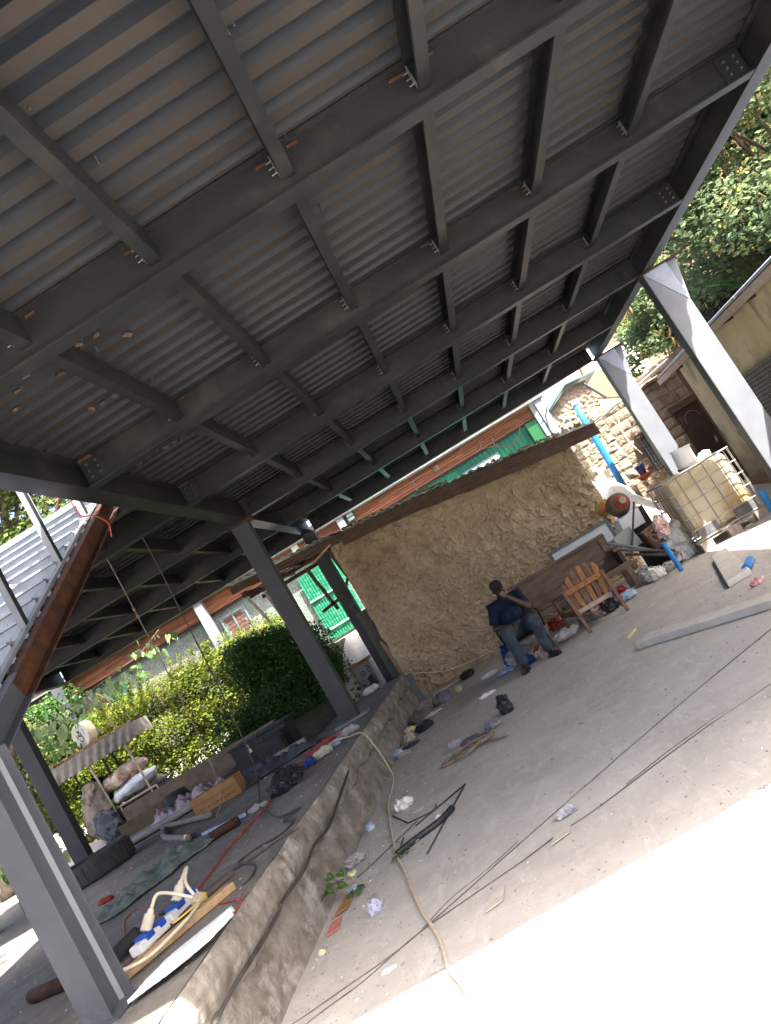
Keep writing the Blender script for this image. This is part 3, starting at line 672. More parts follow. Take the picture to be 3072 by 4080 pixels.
# brick infill window beside the column
wn = build(MB().bx(-6.2, -5.55, HY + .05, HY + .115, 2.6, 3.6), "window_surround", window_glass, house)
bm = None
for rI in range(9):
    for cI in range(5):
        x = -6.17 + cI * .13 + (rI % 2) * .05; z = 2.62 + rI * .105
        if x + .115 > -5.56: continue
        pm = MB(); pm.bx(x, x + .115, HY + .02 + rnd.uniform(0, .008), HY + .049, z, z + .09); build(pm, "brick", brick_red, wn)
for x in (-6.22, -5.9, -5.56):
    build(MB().bx(x - .02, x + .02, HY - .01, HY + .018, 2.55, 3.62), "mullion", frame_grey, wn)
# green corrugated screen (right) and netting (left)
def ribbed(x0, x1, z0, z1, y, mat, name, pitch=.12, zfun=None, par=house):
    k = 0; x = x0
    while x < x1 - .01:
        x2 = min(x + pitch * 4, x1); m = MB(); a = x
        while a < x2 - .005:
            b = min(a + pitch * .55, x2); c = min(a + pitch, x2)
            m.bx(a, b, y - .03, y - .008, z0, z1); m.bx(b, c, y - .008, y, z0, z1); a += pitch
        build(m, name, mat, par); x = x2
ribbed(-2.9, 2.85, HB, 3.78, HY + .1, green_sheet, "green_panel")
m = MB(); m.bx(2.6, 2.87, HY - .12, HY + .05, HB, 3.76); build(m, "corner_panel", M("bright_green_panel", (.012, .10, .035), (.01, .07, .025), vs=2), house)
ribbed(-4.05, -3.0, 1.72, 3.45, HY - .02, green_net, "green_net_panel", pitch=.07)
for z in (1.95, 2.75):
    build(MB().bx(-4.05, -3.0, HY - .1, HY - .055, z, z + .05), "net_batten", M("pale_green_batten%d" % int(z * 10), (.16, .26, .20), (.1, .18, .14)), house)
# barred window in the green screen
wf = build(MB().bx(.75, 1.72, HY - .04, HY - .0, 3.18, 3.55), "window", frame_grey, house)
for a in range(5):
    for b_ in range(2):
        build(MB().bx(.80 + a * .18, .94 + a * .18, HY - .05, HY - .041, 3.21 + b_ * .16, 3.34 + b_ * .16), "pane", glass_white, wf)
# windows by the middle column
wf = build(MB().bx(-2.25, -2.02, HY - .07, HY - .035, 3.95, 4.28), "window", dark_green, house)
for z in (3.98, 4.08, 4.18): build(MB().bx(-2.22, -2.05, HY - .08, HY - .071, z, z + .07), "pane", glass_white, wf)
# dark carved door, tank and grey post at the far left
dr = build(MB().bx(-10.35, -9.75, HY - .1, HY + .1, HB - .9, 3.45), "door", dark_door_m, house)
for z in (2.55, 2.8, 3.05):
    mm = MB(); mm.tube(spline([(-10.05 + .1 * math.cos(a), HY - .12, z + .08 * math.sin(a)) for a in np.linspace(0, 6.28, 12)], 3), .014, 5); build(mm, "door_carving", M("bronze%d" % int(z * 100), (.16, .09, .06), (.08, .05, .04)), dr)
m = MB(); m.bx(-9.6, -9.1, HY - .25, HY + .1, 2.7, 3.5); build(m, "green_shutter", dark_green, house)
one(MB().bx(-10.35, -10.13, 18.95, 19.05, gz(-10, 19), 4.3), "grey_post", steel_post, "blue grey steel post standing behind the hanging broad leaves", "post")

# ------------------------------------------------------------------ tower, stone block wall, whitewashed wall to the right
tower = thing("plaster_tower", "narrow rough plastered outbuilding with tilted sheet roof behind the blue pipe", "outbuilding", (4, 21.5, 1.2))
m = MB(); pts = [(3.4, 21, 1.2), (4.62, 21, 1.2), (4.66, 21, 2.6), (4.56, 21, 3.9), (4.6, 21, 4.05), (4.08, 21, 4.12), (3.5, 21, 3.72)]
def twf(u, v):
    x = 3.35 + 1.25 * u; z = 1.2 + 2.9 * v; zt = 4.14 - .45 * abs(x - 4.1) if x < 4.1 else 4.14 - .16 * (x - 4.1)
    return (x, 21 - .05 * abs(mn.noise(V((x * 6, z * 6, 0)))) - .03 * mn.noise(V((x * 15, z * 15, 0))), min(z, zt))
build(MB().grid(70, 120, twf), "front_wall", stone_coat, tower, smooth=True)
m = MB(); m.prism([(3.36, 21.02, 1.2), (4.6, 21.02, 1.2), (4.6, 21.02, 4.02), (4.1, 21.02, 4.1), (3.36, 21.02, 3.76)], (0, 1.2, 0)); build(m, "wall_core", mortar, tower)
teal = M("teal_roof_sheet", (.10, .25, .26), (.06, .17, .18), rough=.4, vs=3)
m = MB(); m.prism([(3.3, 20.8, 3.80), (4.08, 20.8, 4.2), (4.08, 20.8, 4.23), (3.3, 20.8, 3.84)], (0, 1.6, 0)); m.prism([(4.08, 20.8, 4.2), (4.9, 20.8, 4.1), (4.9, 20.8, 4.13), (4.08, 20.8, 4.23)], (0, 1.6, 0)); build(m, "roof", teal, tower)
for k, (a, b) in enumerate(((3.28, 3.42), (3.44, 3.58), (3.6, 3.72))):
    build(MB().box(((a + b) / 2, 20.7, 3.62 - .12 * k), (.14, .3, .02), Matrix.Rotation(.9, 3, 'Y')), "louvre", teal, tower)
one(MB().bx(3.38, 3.62, 20.2, 20.6, 3.05, 3.3), "meter_box", M("grey_box", (.2, .19, .18)), "small grey box fixed beside the teal louvres", "box")
bw = thing("stone_block_wall", "sunlit rough sandstone block wall behind the tall blue pipe", "wall", (3.7, 19.6, 0))
build(MB().bx(2.75, 4.28, 19.53, 19.9, .3, 3.05), "mortar_core", mortar, bw)
z = .5; rI = 0
while z < 3.05:
    h = rnd.uniform(.18, .25); x = 2.75 - (rI % 2) * .12
    while x < 4.2:
        L_ = rnd.uniform(.26, .5); x2 = min(x + L_, 4.3)
        if not (z > 2.7 and x < 3.6) :
            mm = MB().grid(10, 7, lambda u, v: (x + .005 + (x2 - x - .012) * u + .006 * mn.noise(V((x * 9, v * 5, 0))), 19.52 - (.018 * (1 - (2 * u - 1) ** 8) * (1 - (2 * v - 1) ** 8)) - .05 * mn.noise(V((x * 9 + u * 3, z * 9 + v * 3, 0))), z + .005 + (h - .012) * v + .006 * mn.noise(V((u * 4, x * 9, 3)))))
            build(mm, "block", stone_block_m, bw, smooth=True)
        x = x2
    z += h; rI += 1
m = MB().grid(20, 14, lambda u, v: (4.3 + 2.6 * u, 23.5 + mn.noise(V((u * 5, v * 5, 2))) * .05, .2 + 4.6 * v - .6 * (u < .15) * v))
one(m, "whitewashed_wall", white_wall_m, "tall sunlit whitewashed wall beyond the stone outbuilding", "wall")
one(MB().bx(4.18, 4.34, 20.2, 20.35, .2, 3.0), "pale_pillar", white_wall_m, "narrow pale plaster strip between block wall and stone house", "pillar")
one(MB().cyl((4.7, 20.5, 3.35), (4.42, 20.5, 3.95), .035, .035), "iron_stub", steel_post, "short dark iron stub standing on the broken wall top", "pipe")

# right stone house with block courses, door and barred window
sh = thing("stone_house", "rough stone rendered house with dark door and broken wall top", "house", (4.8, 18.3, 0))
zt_f = lambda x: 2.92 + .22 * (x - 3.95) + .05 * mn.noise(V((x * 5, 0, 0)))
build(MB().prism([(3.86, 18.07, -.02), (7.4, 18.07, -.02), (7.4, 18.07, 3.4), (4.9, 18.07, 3.12), (4.0, 18.07, 2.85)], (0, .4, 0)), "wall_core", mortar, sh)
z = 0; rI = 0
while z < 3.25:
    h = .23; x = 3.82 - (rI % 2) * .2
    while x < 5.62:
        L_ = rnd.uniform(.36, .48); x2 = min(x + L_, 5.66); xa = max(x, 3.82)
        if z + h < zt_f(xa) + .12 and not (xa > 5.1 and z < 2.05) and not (4.2 < (xa + x2) / 2 < 4.62 and 1.1 < z < 2.0) and x2 - xa > .05:
            mm = MB().grid(8, 6, lambda u, v: (xa + .006 + (x2 - xa - .012) * u, 18.06 - .022 * (1 - (2 * u - 1) ** 6) * (1 - (2 * v - 1) ** 6) - .02 * abs(mn.noise(V((xa * 9 + u * 6, z * 9 + v * 4, 0)))), z + .006 + (h - .012) * v))
            build(mm, "block", stone_coat, sh, smooth=True)
        x = x2
    z += h; rI += 1
dr = build(MB().bx(5.12, 5.66, 17.93, 18.0, .12, 2.1), "door", dark_door_m, sh)
build(MB().bx(5.05, 5.7, 17.88, 17.99, 2.1, 2.24), "lintel", wood_dark, sh)
m = MB()
for a in range(7):
    for b_ in range(20): m.box((5.19 + a * .068, 17.925, .25 + b_ * .07), (.03, .012, .03))
build(m, "door_studs", dark_door_m, dr)
build(MB().tube(spline([(5.22, 17.92, 1.75), (5.25, 17.92, 1.9), (5.38, 17.92, 1.97), (5.5, 17.92, 1.9), (5.55, 17.92, 1.78)], 5), .012, 5), "door_carving", M("carving_brown", (.10, .07, .06)), dr)
build(MB().bx(5.0, 5.7, 17.5, 18.05, -.0, .11), "doorstep", concrete, sh)
wf = build(MB().bx(4.22, 4.62, 18.0, 18.04, 1.15, 2.05), "window", window_glass, sh)
for k in range(7): build(MB().cyl((4.25 + k * .055, 17.92, 1.15), (4.25 + k * .055, 17.92, 2.03), .009, n=6), "window_bar", rust, wf)
for k in range(5): build(MB().cyl((4.2, 17.9, 1.25 + k * .18), (4.64, 17.9, 1.25 + k * .18), .008, n=6), "window_bar", rust, wf)
build(MB().bx(4.15, 4.68, 17.75, 18.02, 2.06, 2.11), "window_canopy", rust, wf)
m = MB(); m.prism([(4.85, 17.6, 2.86), (6.6, 17.6, 2.92), (6.6, 17.6, 2.98), (4.85, 17.6, 2.92)], (0, .6, 0)); build(m, "eave_board", rust, sh)
wire([(3.3, 16.9, 2.68), (4.3, 16.9, 2.87), (5.3, 16.9, 3.06)], .022, white_plastic, "white_pipe", "thin white pipe crossing from the shed roof to the yellow building", "pipe")
wire([(4.05, 17.7, 2.7), (3.95, 17.7, 2.3), (3.97, 17.7, 2.0), (4.05, 17.7, 1.7)], .012, cable_cream, "drooping_cable", "thin pale cable drooping down the edge of the stone house", "cable")
# blue tub and red basin on the low ledge
m = MB(); m.bx(3.45, 4.1, 17.0, 17.6, .3, 1.24); one(m, "stone_ledge", stone_coat, "low rough ledge carrying the blue tub", "ledge")
one(MB().lathe((3.72, 17.1, 1.33), [(.07, 0), (.10, .2), (.105, .21), (.09, .2), (.06, .02)], 18), "blue_tub", blue_bag, "small blue plastic tub sitting on a red basin", "tub", smooth=True)
one(MB().lathe((3.72, 17.1, 1.24), [(.1, 0), (.16, .085), (.165, .09), (.14, .085), (.08, .02)], 18), "red_basin", clay_red, "shallow red basin under the blue tub", "basin", smooth=True)

# ------------------------------------------------------------------ yellow building on the right (wall runs away from the viewer)
yb = thing("yellow_building", "stained yellow plastered building with wire mesh window on the right", "building", (6, 13, 0))
def ywf(u, v):
    y = 2.0 + 14.35 * u; z = 2.86 * v
    return (5.2 - .012 * mn.noise(V((y * 1.5, z * 1.5, 0))) , y, z)
build(MB().grid(120, 30, ywf), "side_wall", yellow_m, yb, smooth=True)
build(MB().bx(5.22, 8.5, 2.0, 16.35, 0, 2.84), "wall_core", yellow_m, yb)
for k in range(9):
    y0 = 1.6 + k * 1.68
    m = MB(); m.prism([(4.86, y0, 2.80), (7.5, y0, 3.55), (7.5, y0, 3.59), (4.86, y0, 2.84)], (0, 1.66, 0)); build(m, "roof_sheet", galv, yb)
build(MB().bx(4.88, 4.93, 1.7, 16.9, 2.68, 2.79), "fascia_board", wood_weather, yb)
for k in range(14): build(MB().bx(4.93, 5.2, 2.4 + k * 1.05, 2.47 + k * 1.05, 2.70, 2.79), "rafter", wood_dark, yb)
wf = build(MB().bx(5.13, 5.19, 12.2, 14.23, .9, 1.9), "window", black_mat, yb)
for k in range(34): build(MB().cyl((5.11, 12.2 + k * .0612, .9), (5.11, 12.2 + k * .0612, 1.9), .005, n=5), "mesh_wire", ibc_cage, wf)
for k in range(16): build(MB().cyl((5.105, 12.2, .92 + k * .064), (5.105, 14.23, .92 + k * .064), .005, n=5), "mesh_wire", ibc_cage, wf)
for k in range(5): build(MB().bx(5.14, 5.192, 15.0 + k * .07, 15.035 + k * .07, 1.72, 1.90), "vent_slot", white_plastic if k % 2 else black_mat, yb)
# torn posters and muddy base
m = MB(); m.prism([(5.175, 14.5, .95), (5.175, 14.9, .9), (5.175, 15.0, .5), (5.175, 14.65, .3), (5.175, 14.2, .42)], (-.004, 0, 0)); build(m, "torn_poster", M("dark_torn_poster", (.10, .095, .085), (.17, .16, .14), vs=6), yb)
m = MB(); m.prism([(5.17, 15.35, 1.25), (5.17, 15.5, 1.1), (5.17, 15.2, .7), (5.17, 15.12, .75)], (-.003, 0, 0)); build(m, "torn_poster", M("grey_torn_poster", (.13, .125, .115), None), yb)
build(MB().grid(60, 6, lambda u, v: (5.14 - .03 * (1 - v) + .015 * mn.noise(V((u * 40, v * 3, 0))), 8 + 8.3 * u, (.3 + .08 * mn.noise(V((u * 14, 0, 0)))) * v)), "mud_skirt", M("red_brown_mud", (.26, .15, .085), (.2, .11, .06), vs=4, bump=.5), yb, smooth=True)
# dark sheet roof behind
one(MB().prism([(6.2, 17.5, 2.9), (9.5, 17.5, 2.9), (9.0, 19.5, 4.4), (6.6, 19.5, 4.5)], (0, 0, .05)), "far_roof", M("dark_brown_roof", (.06, .045, .04), (.04, .03, .028), vs=3, stretch=(8, 1, 1)), "dark brown sheet roof among the trees behind the yellow building", "roof")
one(MB().prism([(4.9, 22.5, 3.7), (6.3, 22.5, 2.9), (6.3, 22.5, 3.6), (5.0, 22.5, 4.6)], (0, .3, 0)), "mud_gable", M("mud_brown_gable", (.26, .17, .11), (.2, .13, .09), vs=4, bump=.3), "sloping mud brown gable in front of the whitewashed wall", "wall")

# ------------------------------------------------------------------ vegetation
def leafcloud(centers, radii, n, size, flat=.35, droop=.2, mask=None, seed=0, shell=.6):
    R = np.random.default_rng(seed); C = np.array(centers, float); Rd = np.array(radii, float)
    wgt = (Rd[:, 0] * Rd[:, 1] * Rd[:, 2]) ** .75; idx = R.choice(len(C), n, p=wgt / wgt.sum())
    d = R.normal(size=(n, 3)); d /= np.linalg.norm(d, axis=1)[:, None]; rr = R.uniform(shell, 1.08, n) ** .8
    P = C[idx] + d * rr[:, None] * Rd[idx]
    if mask is not None: P = P[mask(P)]
    n = len(P)
    a = R.normal(size=(n, 3)); a[:, 2] *= flat; a[:, 2] -= droop; a /= np.linalg.norm(a, axis=1)[:, None]
    b = np.cross(a, R.normal(size=(n, 3)) * [.5, .5, 1] + [0, 0, .6]); b /= np.linalg.norm(b, axis=1)[:, None]
    nn = np.cross(a, b); s = (size * R.uniform(.55, 1.35, n))[:, None]
    q = np.stack([P, P + a * s * .5 + b * s * .28 + nn * s * .06, P + a * s, P + a * s * .5 - b * s * .28 + nn * s * .06], 1).reshape(-1, 3)
    return q, n
def leafobj(name, q, n, mat, parent=None, kind=None):
    off = np.array(wloc(parent)) if parent is not None else np.zeros(3)
    me = bpy.data.meshes.new(name); me.vertices.add(4 * n); me.vertices.foreach_set("co", (q - off).ravel())
    me.loops.add(4 * n); me.loops.foreach_set("vertex_index", np.arange(4 * n, dtype=np.int32))
    me.polygons.add(n); me.polygons.foreach_set("loop_start", np.arange(0, 4 * n, 4, dtype=np.int32))
    me.polygons.foreach_set("loop_total", np.full(n, 4, np.int32)) if bpy.app.version < (4, 0, 0) else None
    me.materials.append(mat); me.update(calc_edges=True); me.validate()
    o = bpy.data.objects.new(name, me); COL.objects.link(o)
    if parent is not None: o.parent = parent
    if kind: o['kind'] = kind
    return o
def limb(m, a, b, r0, r1, seed=0, n=6):
    a, b = V(a), V(b); pts = []; 
    for i in range(n):
        t = i / (n - 1); p = a.lerp(b, t) + mn.noise_vector(V((seed, t * 2, 3))) * (b - a).length * .08 * math.sin(math.pi * t); pts.append(p)
    m.tube(pts, [r0 + (r1 - r0) * i / (n - 1) for i in range(n)], 8)
def tree(name, label, base, ctr, rad, n, size, mat, nclump=14, seed=0, trunk_r=.18, cat="tree", flat=.35, extra=None):
    R = random.Random(seed); t = thing(name, label, cat, base)
    m = MB(); top = V(ctr); limb(m, base, top - V((0, 0, rad[2] * .4)), trunk_r, trunk_r * .55, seed)
    cl, rl = [], []
    for k in range(nclump):
        while True:
            d = V((R.uniform(-1, 1), R.uniform(-1, 1), R.uniform(-1, 1)))
            if d.length < 1: break
        c = V((ctr[0] + d.x * rad[0] * .8, ctr[1] + d.y * rad[1] * .8, ctr[2] + d.z * rad[2] * .8)); cl.append(c)
        f = R.uniform(.16, .36) if nclump < 60 else R.uniform(.10, .24); rl.append((rad[0] * f, rad[1] * f, rad[2] * f))
        limb(m, top - V((0, 0, rad[2] * .4)), c, trunk_r * .4, .015, seed + k)
    build(m, "trunk", bark, t, smooth=True)
    q, nn = leafcloud(cl, rl, n, size, seed=seed, flat=flat, shell=.25); leafobj("crown", q, nn, mat, t)
    return t, cl, rl

# clipped hedge: sunlit long part and darker bush nearer the posts
hd = thing("hedge", "long bushy sunlit green hedge behind the platform", "hedge", (-7, 17.9, .6))
cl, rl = [], []
for k in range(26):
    t = k / 25; x = -11.6 + 7.0 * t; y = 19.1 - 1.2 * t ** 2; top = 3.05 - .45 * t + .12 * math.sin(k * 2.1)
    for j in range(4):
        cl.append((x + rnd.uniform(-.15, .15), y + rnd.uniform(-.2, .2), .55 + (top - .75) * j / 3)); rl.append((.42, .5, .42))
q, n_ = leafcloud(cl, rl, 120000, .072, seed=5, shell=.4); leafobj("foliage", q, n_, leaf_hedge, hd)
m = MB()
for k in range(14): limb(m, (-10.7 + .44 * k, 19.2 - .05 * k, gz(-10.7 + .44 * k, 19) - .1), (-10.6 + .44 * k + rnd.uniform(-.3, .3), 19.0 - .05 * k, 1.9), .03, .012, k)
for k in range(45):
    x = -9.6 + rnd.random() * 5.0; zt = 2.95 - .07 * (x + 9); m.tube(spline([(x, 18.4, zt - .5), (x + rnd.uniform(-.1, .2), 18.3, zt), (x + rnd.uniform(-.3, .4), 18.2, zt + rnd.uniform(.15, .5))], 4), .006, 4)
props(build(m, "stems", bark, hd), kind="stuff")
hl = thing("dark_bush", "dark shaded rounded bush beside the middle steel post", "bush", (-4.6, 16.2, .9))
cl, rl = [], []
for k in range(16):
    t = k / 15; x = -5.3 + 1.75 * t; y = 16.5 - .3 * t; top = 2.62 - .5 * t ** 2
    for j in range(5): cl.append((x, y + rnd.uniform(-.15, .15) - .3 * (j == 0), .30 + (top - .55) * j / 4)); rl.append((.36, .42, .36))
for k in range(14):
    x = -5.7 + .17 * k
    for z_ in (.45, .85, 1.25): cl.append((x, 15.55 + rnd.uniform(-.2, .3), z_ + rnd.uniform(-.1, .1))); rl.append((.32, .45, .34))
q, n_ = leafcloud(cl, rl, 90000, .065, seed=6, shell=.4); leafobj("foliage", q, n_, leaf_shaded, hl)
m = MB()
for k in range(8): limb(m, (-5.2 + .2 * k, 16.3, .3), (-5.2 + .22 * k, 16.3, 1.6), .025, .012, k)
props(build(m, "stems", bark, hl), kind="stuff")
# tall feathery sprigs rising from the hedge top
sp = thing("wispy_sprigs", "wispy light green sprigs sticking up above the hedge", "plant", (-7, 17.6, 2.5))
cl, rl = [], []
for k in range(26):
    x = -9.3 + 4.4 * rnd.random(); zt = 2.85 - .09 * (x + 9)
    for j in range(5): cl.append((x + .05 * j, 18.3, zt + .12 * j)); rl.append((.1 - .012 * j, .1, .09))
q, n_ = leafcloud(cl, rl, 7000, .055, seed=8, shell=.1); leafobj("foliage", q, n_, leaf_hedge, sp)

# trees to the upper right with dry pods
t1, cl, rl = tree("pod_tree", "leafy tree hung with dry brown pods above the yellow building roof", (9.5, 17, 0), (9.3, 16, 5.0), (4.3, 3.5, 3.2), 105000, .12, leaf_acacia, 105, 21, .2)
pm = MB(); pm.tube([(0, 0, 0), (.015, 0, -.09), (.0, 0, -.2), (-.03, 0, -.28)], [.004, .02, .022, .004], 5)
pod_me = mkmesh("pod", pm.v, pm.f, leaf_pod)
for k in range(200):
    c = rnd.choice(cl); r_ = rl[cl.index(c)]
    inst(pod_me, "pod", (c[0] + rnd.uniform(-1, 0) * r_[0], c[1] - rnd.uniform(.6, 1.0) * r_[1], c[2] + rnd.uniform(-1, 1) * r_[2]), t1, R=(rnd.uniform(-.5, .5), rnd.uniform(-.6, .6), rnd.uniform(0, 6)), sc=(rnd.uniform(.5, .95),) * 3)
dl, dn = leafcloud(cl, rl, 7000, .10, seed=33, shell=.8); leafobj("dry_leaves", dl, dn, dry_leaf, t1)
t2, cl, rl = tree("pod_tree", "lower leafy tree with pale bare twigs behind the far end of the yellow building", (6.6, 20.5, 0), (6.6, 20, 4.3), (1.9, 1.5, 1.4), 16000, .12, leaf_acacia, 22, 22, .12)
for k in range(60):
    c = rnd.choice(cl); r_ = rl[cl.index(c)]
    inst(pod_me, "pod", (c[0] + rnd.uniform(-1, 1) * r_[0], c[1] - r_[1], c[2] + rnd.uniform(-1, 1) * r_[2]), t2, R=(rnd.uniform(-.5, .5), rnd.uniform(-.6, .6), 0))
# earth bank and wall behind these trees
one(MB().grid(30, 12, lambda u, v: (6.5 + 30 * u, 24 + 3 * v + mn.noise(V((u * 20, v * 4, 0))) * .6, 7.5 * v + mn.noise(V((u * 10, v * 4, 2))) * .4)), "earth_bank", M("brown_earth", (.10, .07, .045), (.06, .042, .028), vs=2, bump=.5), "steep brown earth bank behind the pod trees", "bank")
# banana leaf poking over the roof
bl = thing("banana_plant", "single broad green banana leaf above the yellow building eave", "plant", (6.6, 15.5, 2.8))
def banana(u, v):
    t = u * 1.1; w_ = .17 * math.sin(math.pi * min(1, .1 + u * .95)) * (v - .5) * 2; rag = .02 * math.sin(u * 90)
    return (6.9 - t * .75, 15.4 + w_ * .9, 3.15 + .55 * math.sin(t * 1.6) + abs(w_) * -.4 + rag * abs(v - .5))
build(MB().grid(50, 9, banana), "leaf", leafmat("banana_leaf", (.12, .22, .06), (.07, .15, .05)), bl, smooth=True)
build(MB().tube(spline([(6.8, 15.5, 2.3), (6.9, 15.4, 3.15), (6.5, 15.4, 3.5), (6.1, 15.4, 3.68)], 5), .02, 6), "stalk", leaf_big, bl)

# trees upper left: one seen through the stair gap, one added off-frame for shade; left background
tree("shade_tree", "sunlit tree with open crown seen above the stair treads", (-12.6, 17.5, .4), (-7.3, 14.2, 6.4), (2.6, 2.2, 2.0), 30000, .13, leaf_tree, 30, 31, .2)
tree("shade_tree", "off-frame leafy tree added to shade the platform on the left of the stair", (-9.5, 3.5, PT), (-5.4, 2.3, 6.5), (3.0, 3.6, 1.3), 52000, .2, leaf_tree, 34, 32, .26)  # crown added out of view to throw dappled shade on the platform
tree("background_tree", "shrubby tree filling the gap left of the near dark post", (-12.2, 18.5, .4), (-12.3, 18, 2.6), (2.1, 1.6, 2.0), 26000, .11, leaf_tree, 30, 34, .12)
tree("background_tree", "leafy tree behind the round sign and the dark door", (-11.0, 21.5, .5), (-11.0, 19.4, 3.2), (1.7, .8, 1.3), 14000, .10, leaf_big, 24, 35, .1)
# broad heart-shaped leaves on drooping branches, each leaf its own piece
def heart_mesh(nm, mat):
    o = [(0, 0), (.25, .16), (.42, .05), (.46, -.18), (.34, -.48), (.14, -.78), (0, -1.0)]
    pts = o + [(-x, y) for x, y in o[-2:0:-1]]; vs = [(x, .12 * abs(x) * 2 - .05, y) for x, y in pts] + [(0, 0, -.4)]
    n = len(pts); return mkmesh(nm, vs, [(i, (i + 1) % n, n) for i in range(n)], mat, True)
hm = [heart_mesh("leaf", leaf_big), heart_mesh("leaf", leafmat("pale_broad_leaves", (.26, .32, .17), (.18, .25, .11)))]
def branch_plant(name, label, paths, n, size, seed, spread=.28):
    R = random.Random(seed); t = thing(name, label, "branch", paths[0][0]); m = MB(); allp = []
    for p in paths:
        s_ = spline(p, 8); m.tube(s_, .009, 5); allp += s_
    build(m, "twig", bark, t, smooth=True)
    for k in range(n):
        p = R.choice(allp) + V((R.uniform(-1, 1), R.uniform(-1, 1), R.uniform(-1, .3))) * spread
        s_ = size * R.uniform(.6, 1.25)
        inst(R.choice(hm + hm[1:]), "leaf", p, t, R=(R.uniform(-.5, .5), R.uniform(-.5, .5), R.uniform(-1.2, 1.2)), sc=(s_,) * 3)
    return t
branch_plant("leafy_branch", "drooping branch with broad pale heart shaped leaves under the canopy edge",
             [[(-7.88, 16.88, 3.44), (-8.62, 16.88, 3.38), (-9.38, 17.00, 3.31), (-10.12, 17.00, 3.38)], [(-9.00, 17.00, 3.38), (-9.50, 17.00, 3.06), (-9.88, 17.00, 2.62)], [(-6.50, 16.88, 3.75), (-7.12, 16.88, 3.53), (-7.88, 16.88, 3.44)], [(-10.00, 17.12, 3.38), (-10.25, 17.00, 2.75), (-10.50, 17.00, 2.38)]], 190, .15, 3, spread=.36)
branch_plant("leafy_branch", "low leafy branches with large leaves left of the near dark post",
             [[(-9.4, 13.8, 2.2), (-9.3, 13.6, 1.8), (-9.1, 13.6, 1.4)], [(-9.2, 13.8, 1.2), (-9.0, 13.7, .9), (-8.9, 13.6, .75)], [(-10, 13.9, 1.6), (-9.6, 13.8, 1.2), (-9.5, 13.8, .9)]], 110, .17, 4)

# ------------------------------------------------------------------ food cart behind the platform
CY = 17.3
ct = thing("food_cart", "small vendor cart with scalloped grey cloth canopy covered in dry leaves", "cart", (-9.0, CY, .45))
def can_f(u, v):
    x = -10.35 + 2.3 * u; sc = .035 * abs(math.sin(u * 60))
    return (x, CY - .45 - .02 * math.sin(u * 70 + v * 5) * (.4 + v) - .015 * mn.noise(V((u * 20, v * 4, 0))), 2.38 + .02 * u - (.36 - sc) * v)
build(MB().grid(180, 14, can_f), "canopy_valance", awning, ct, smooth=True)
build(MB().grid(3, 8, lambda u, v: (-8.05 + .01 * u, CY - .45 + .95 * v, 2.40 - (.3 * u))), "canopy_side", awning, ct)
build(MB().grid(24, 8, lambda u, v: (-10.35 + 2.3 * u, CY - .45 + .95 * v, 2.382 + .02 * u + .06 * math.sin(math.pi * v))), "canopy_top", awning, ct)
m = MB()
for k in range(340):
    mm = MB().box((-10.3 + 2.2 * rnd.random(), CY - .45 + .5 * rnd.random(), 2.41 + .04 * rnd.random()), (.06, .05, .012), Matrix.Rotation(rnd.random() * 3, 3, 'Z') @ Matrix.Rotation(rnd.uniform(-.5, .5), 3, 'X')); m.add(mm.v, mm.f)
props(build(m, "dry_leaves", dry_leaf, ct), kind='stuff')
for (x0, x1, y, z0) in ((-9.25, -8.70, CY - .4, .9), (-8.35, -7.95, CY - .4, 1.05), (-10.1, -9.3, CY + .4, .7), (-9.35, -9.0, CY + .4, 1.2)):
    build(MB().cyl((x0 if y < CY else x0, y, 2.34), (x0 + .06, y, .6), .025, n=8), "leg", wood_weather if y < CY else black_mat, ct)
fr = [(-9.05, CY - .42, .60), (-8.15, CY - .42, .60), (-8.15, CY - .42, 1.0), (-9.05, CY - .42, 1.0)]
m = MB()
for a, b in ((0, 1), (1, 2), (2, 3), (3, 0)): m.cyl(fr[a], fr[b], .022, n=6)
build(m, "tray_frame", wood_weather, ct); build(MB().bx(-9.05, -8.15, CY - .4, CY + .4, .58, .62), "tray_floor", black_mat, ct)
build(MB().bx(-9.4, -8.15, CY - .36, CY + .4, .66, .98), "cart_body", black_mat, ct)
def sack(c, r, mat, nm, label, seed, rot=0, cat="sack"):
    mm = MB().sph((0, 0, 0), r, 40, 24); displace(mm, min(r) * .34, 3.2 / max(r), seed); displace(mm, min(r) * .16, 9 / max(r), seed + 5)
    R = Matrix.Rotation(rot, 3, 'Y'); mm.v = [tuple(R @ V(p) + V(c)) for p in mm.v]; return one(mm, nm, mat, label, cat, smooth=True)
sack((-8.85, CY - .1, 1.52), (.62, .3, .16), sack_tan, "woven_sack", "long tan and brown sack lying on top in the cart", 1, -.1)
sack((-8.7, CY - .15, 1.22), (.6, .3, .15), sack_white, "woven_sack", "white sack under the tan one in the cart", 2, -.12)
sack((-8.45, CY + .1, 1.02), (.35, .25, .13), jute, "woven_sack", "small grey sack at the right end of the cart", 3, -.1)
sack((-9.55, CY - .35, 1.15), (.33, .25, .62), jute, "draped_cloth", "dark sacking hanging over the left end of the cart", 4, .25, "cloth")
sack((-9.35, CY - .6, .75), (.28, .2, .38), cloth_grey, "dark_bag", "dark blue black bag heaped at the foot of the cart", 5, 0, "bag")
sack((-9.6, CY, 1.45), (.3, .3, .3), navy, "navy_bag", "navy bundle behind the hanging sacking", 6, .3, "bag")
m = MB(); m.bx(-7.9, -6.7, 14.3, 14.6, .3, .78); displace(m, .03, 4); one(m, "mossy_block", M("brown_mossy_block", (.13, .10, .06), (.08, .06, .04), vs=5, bump=.6), "long brown mossy concrete block behind the platform edge", "block")
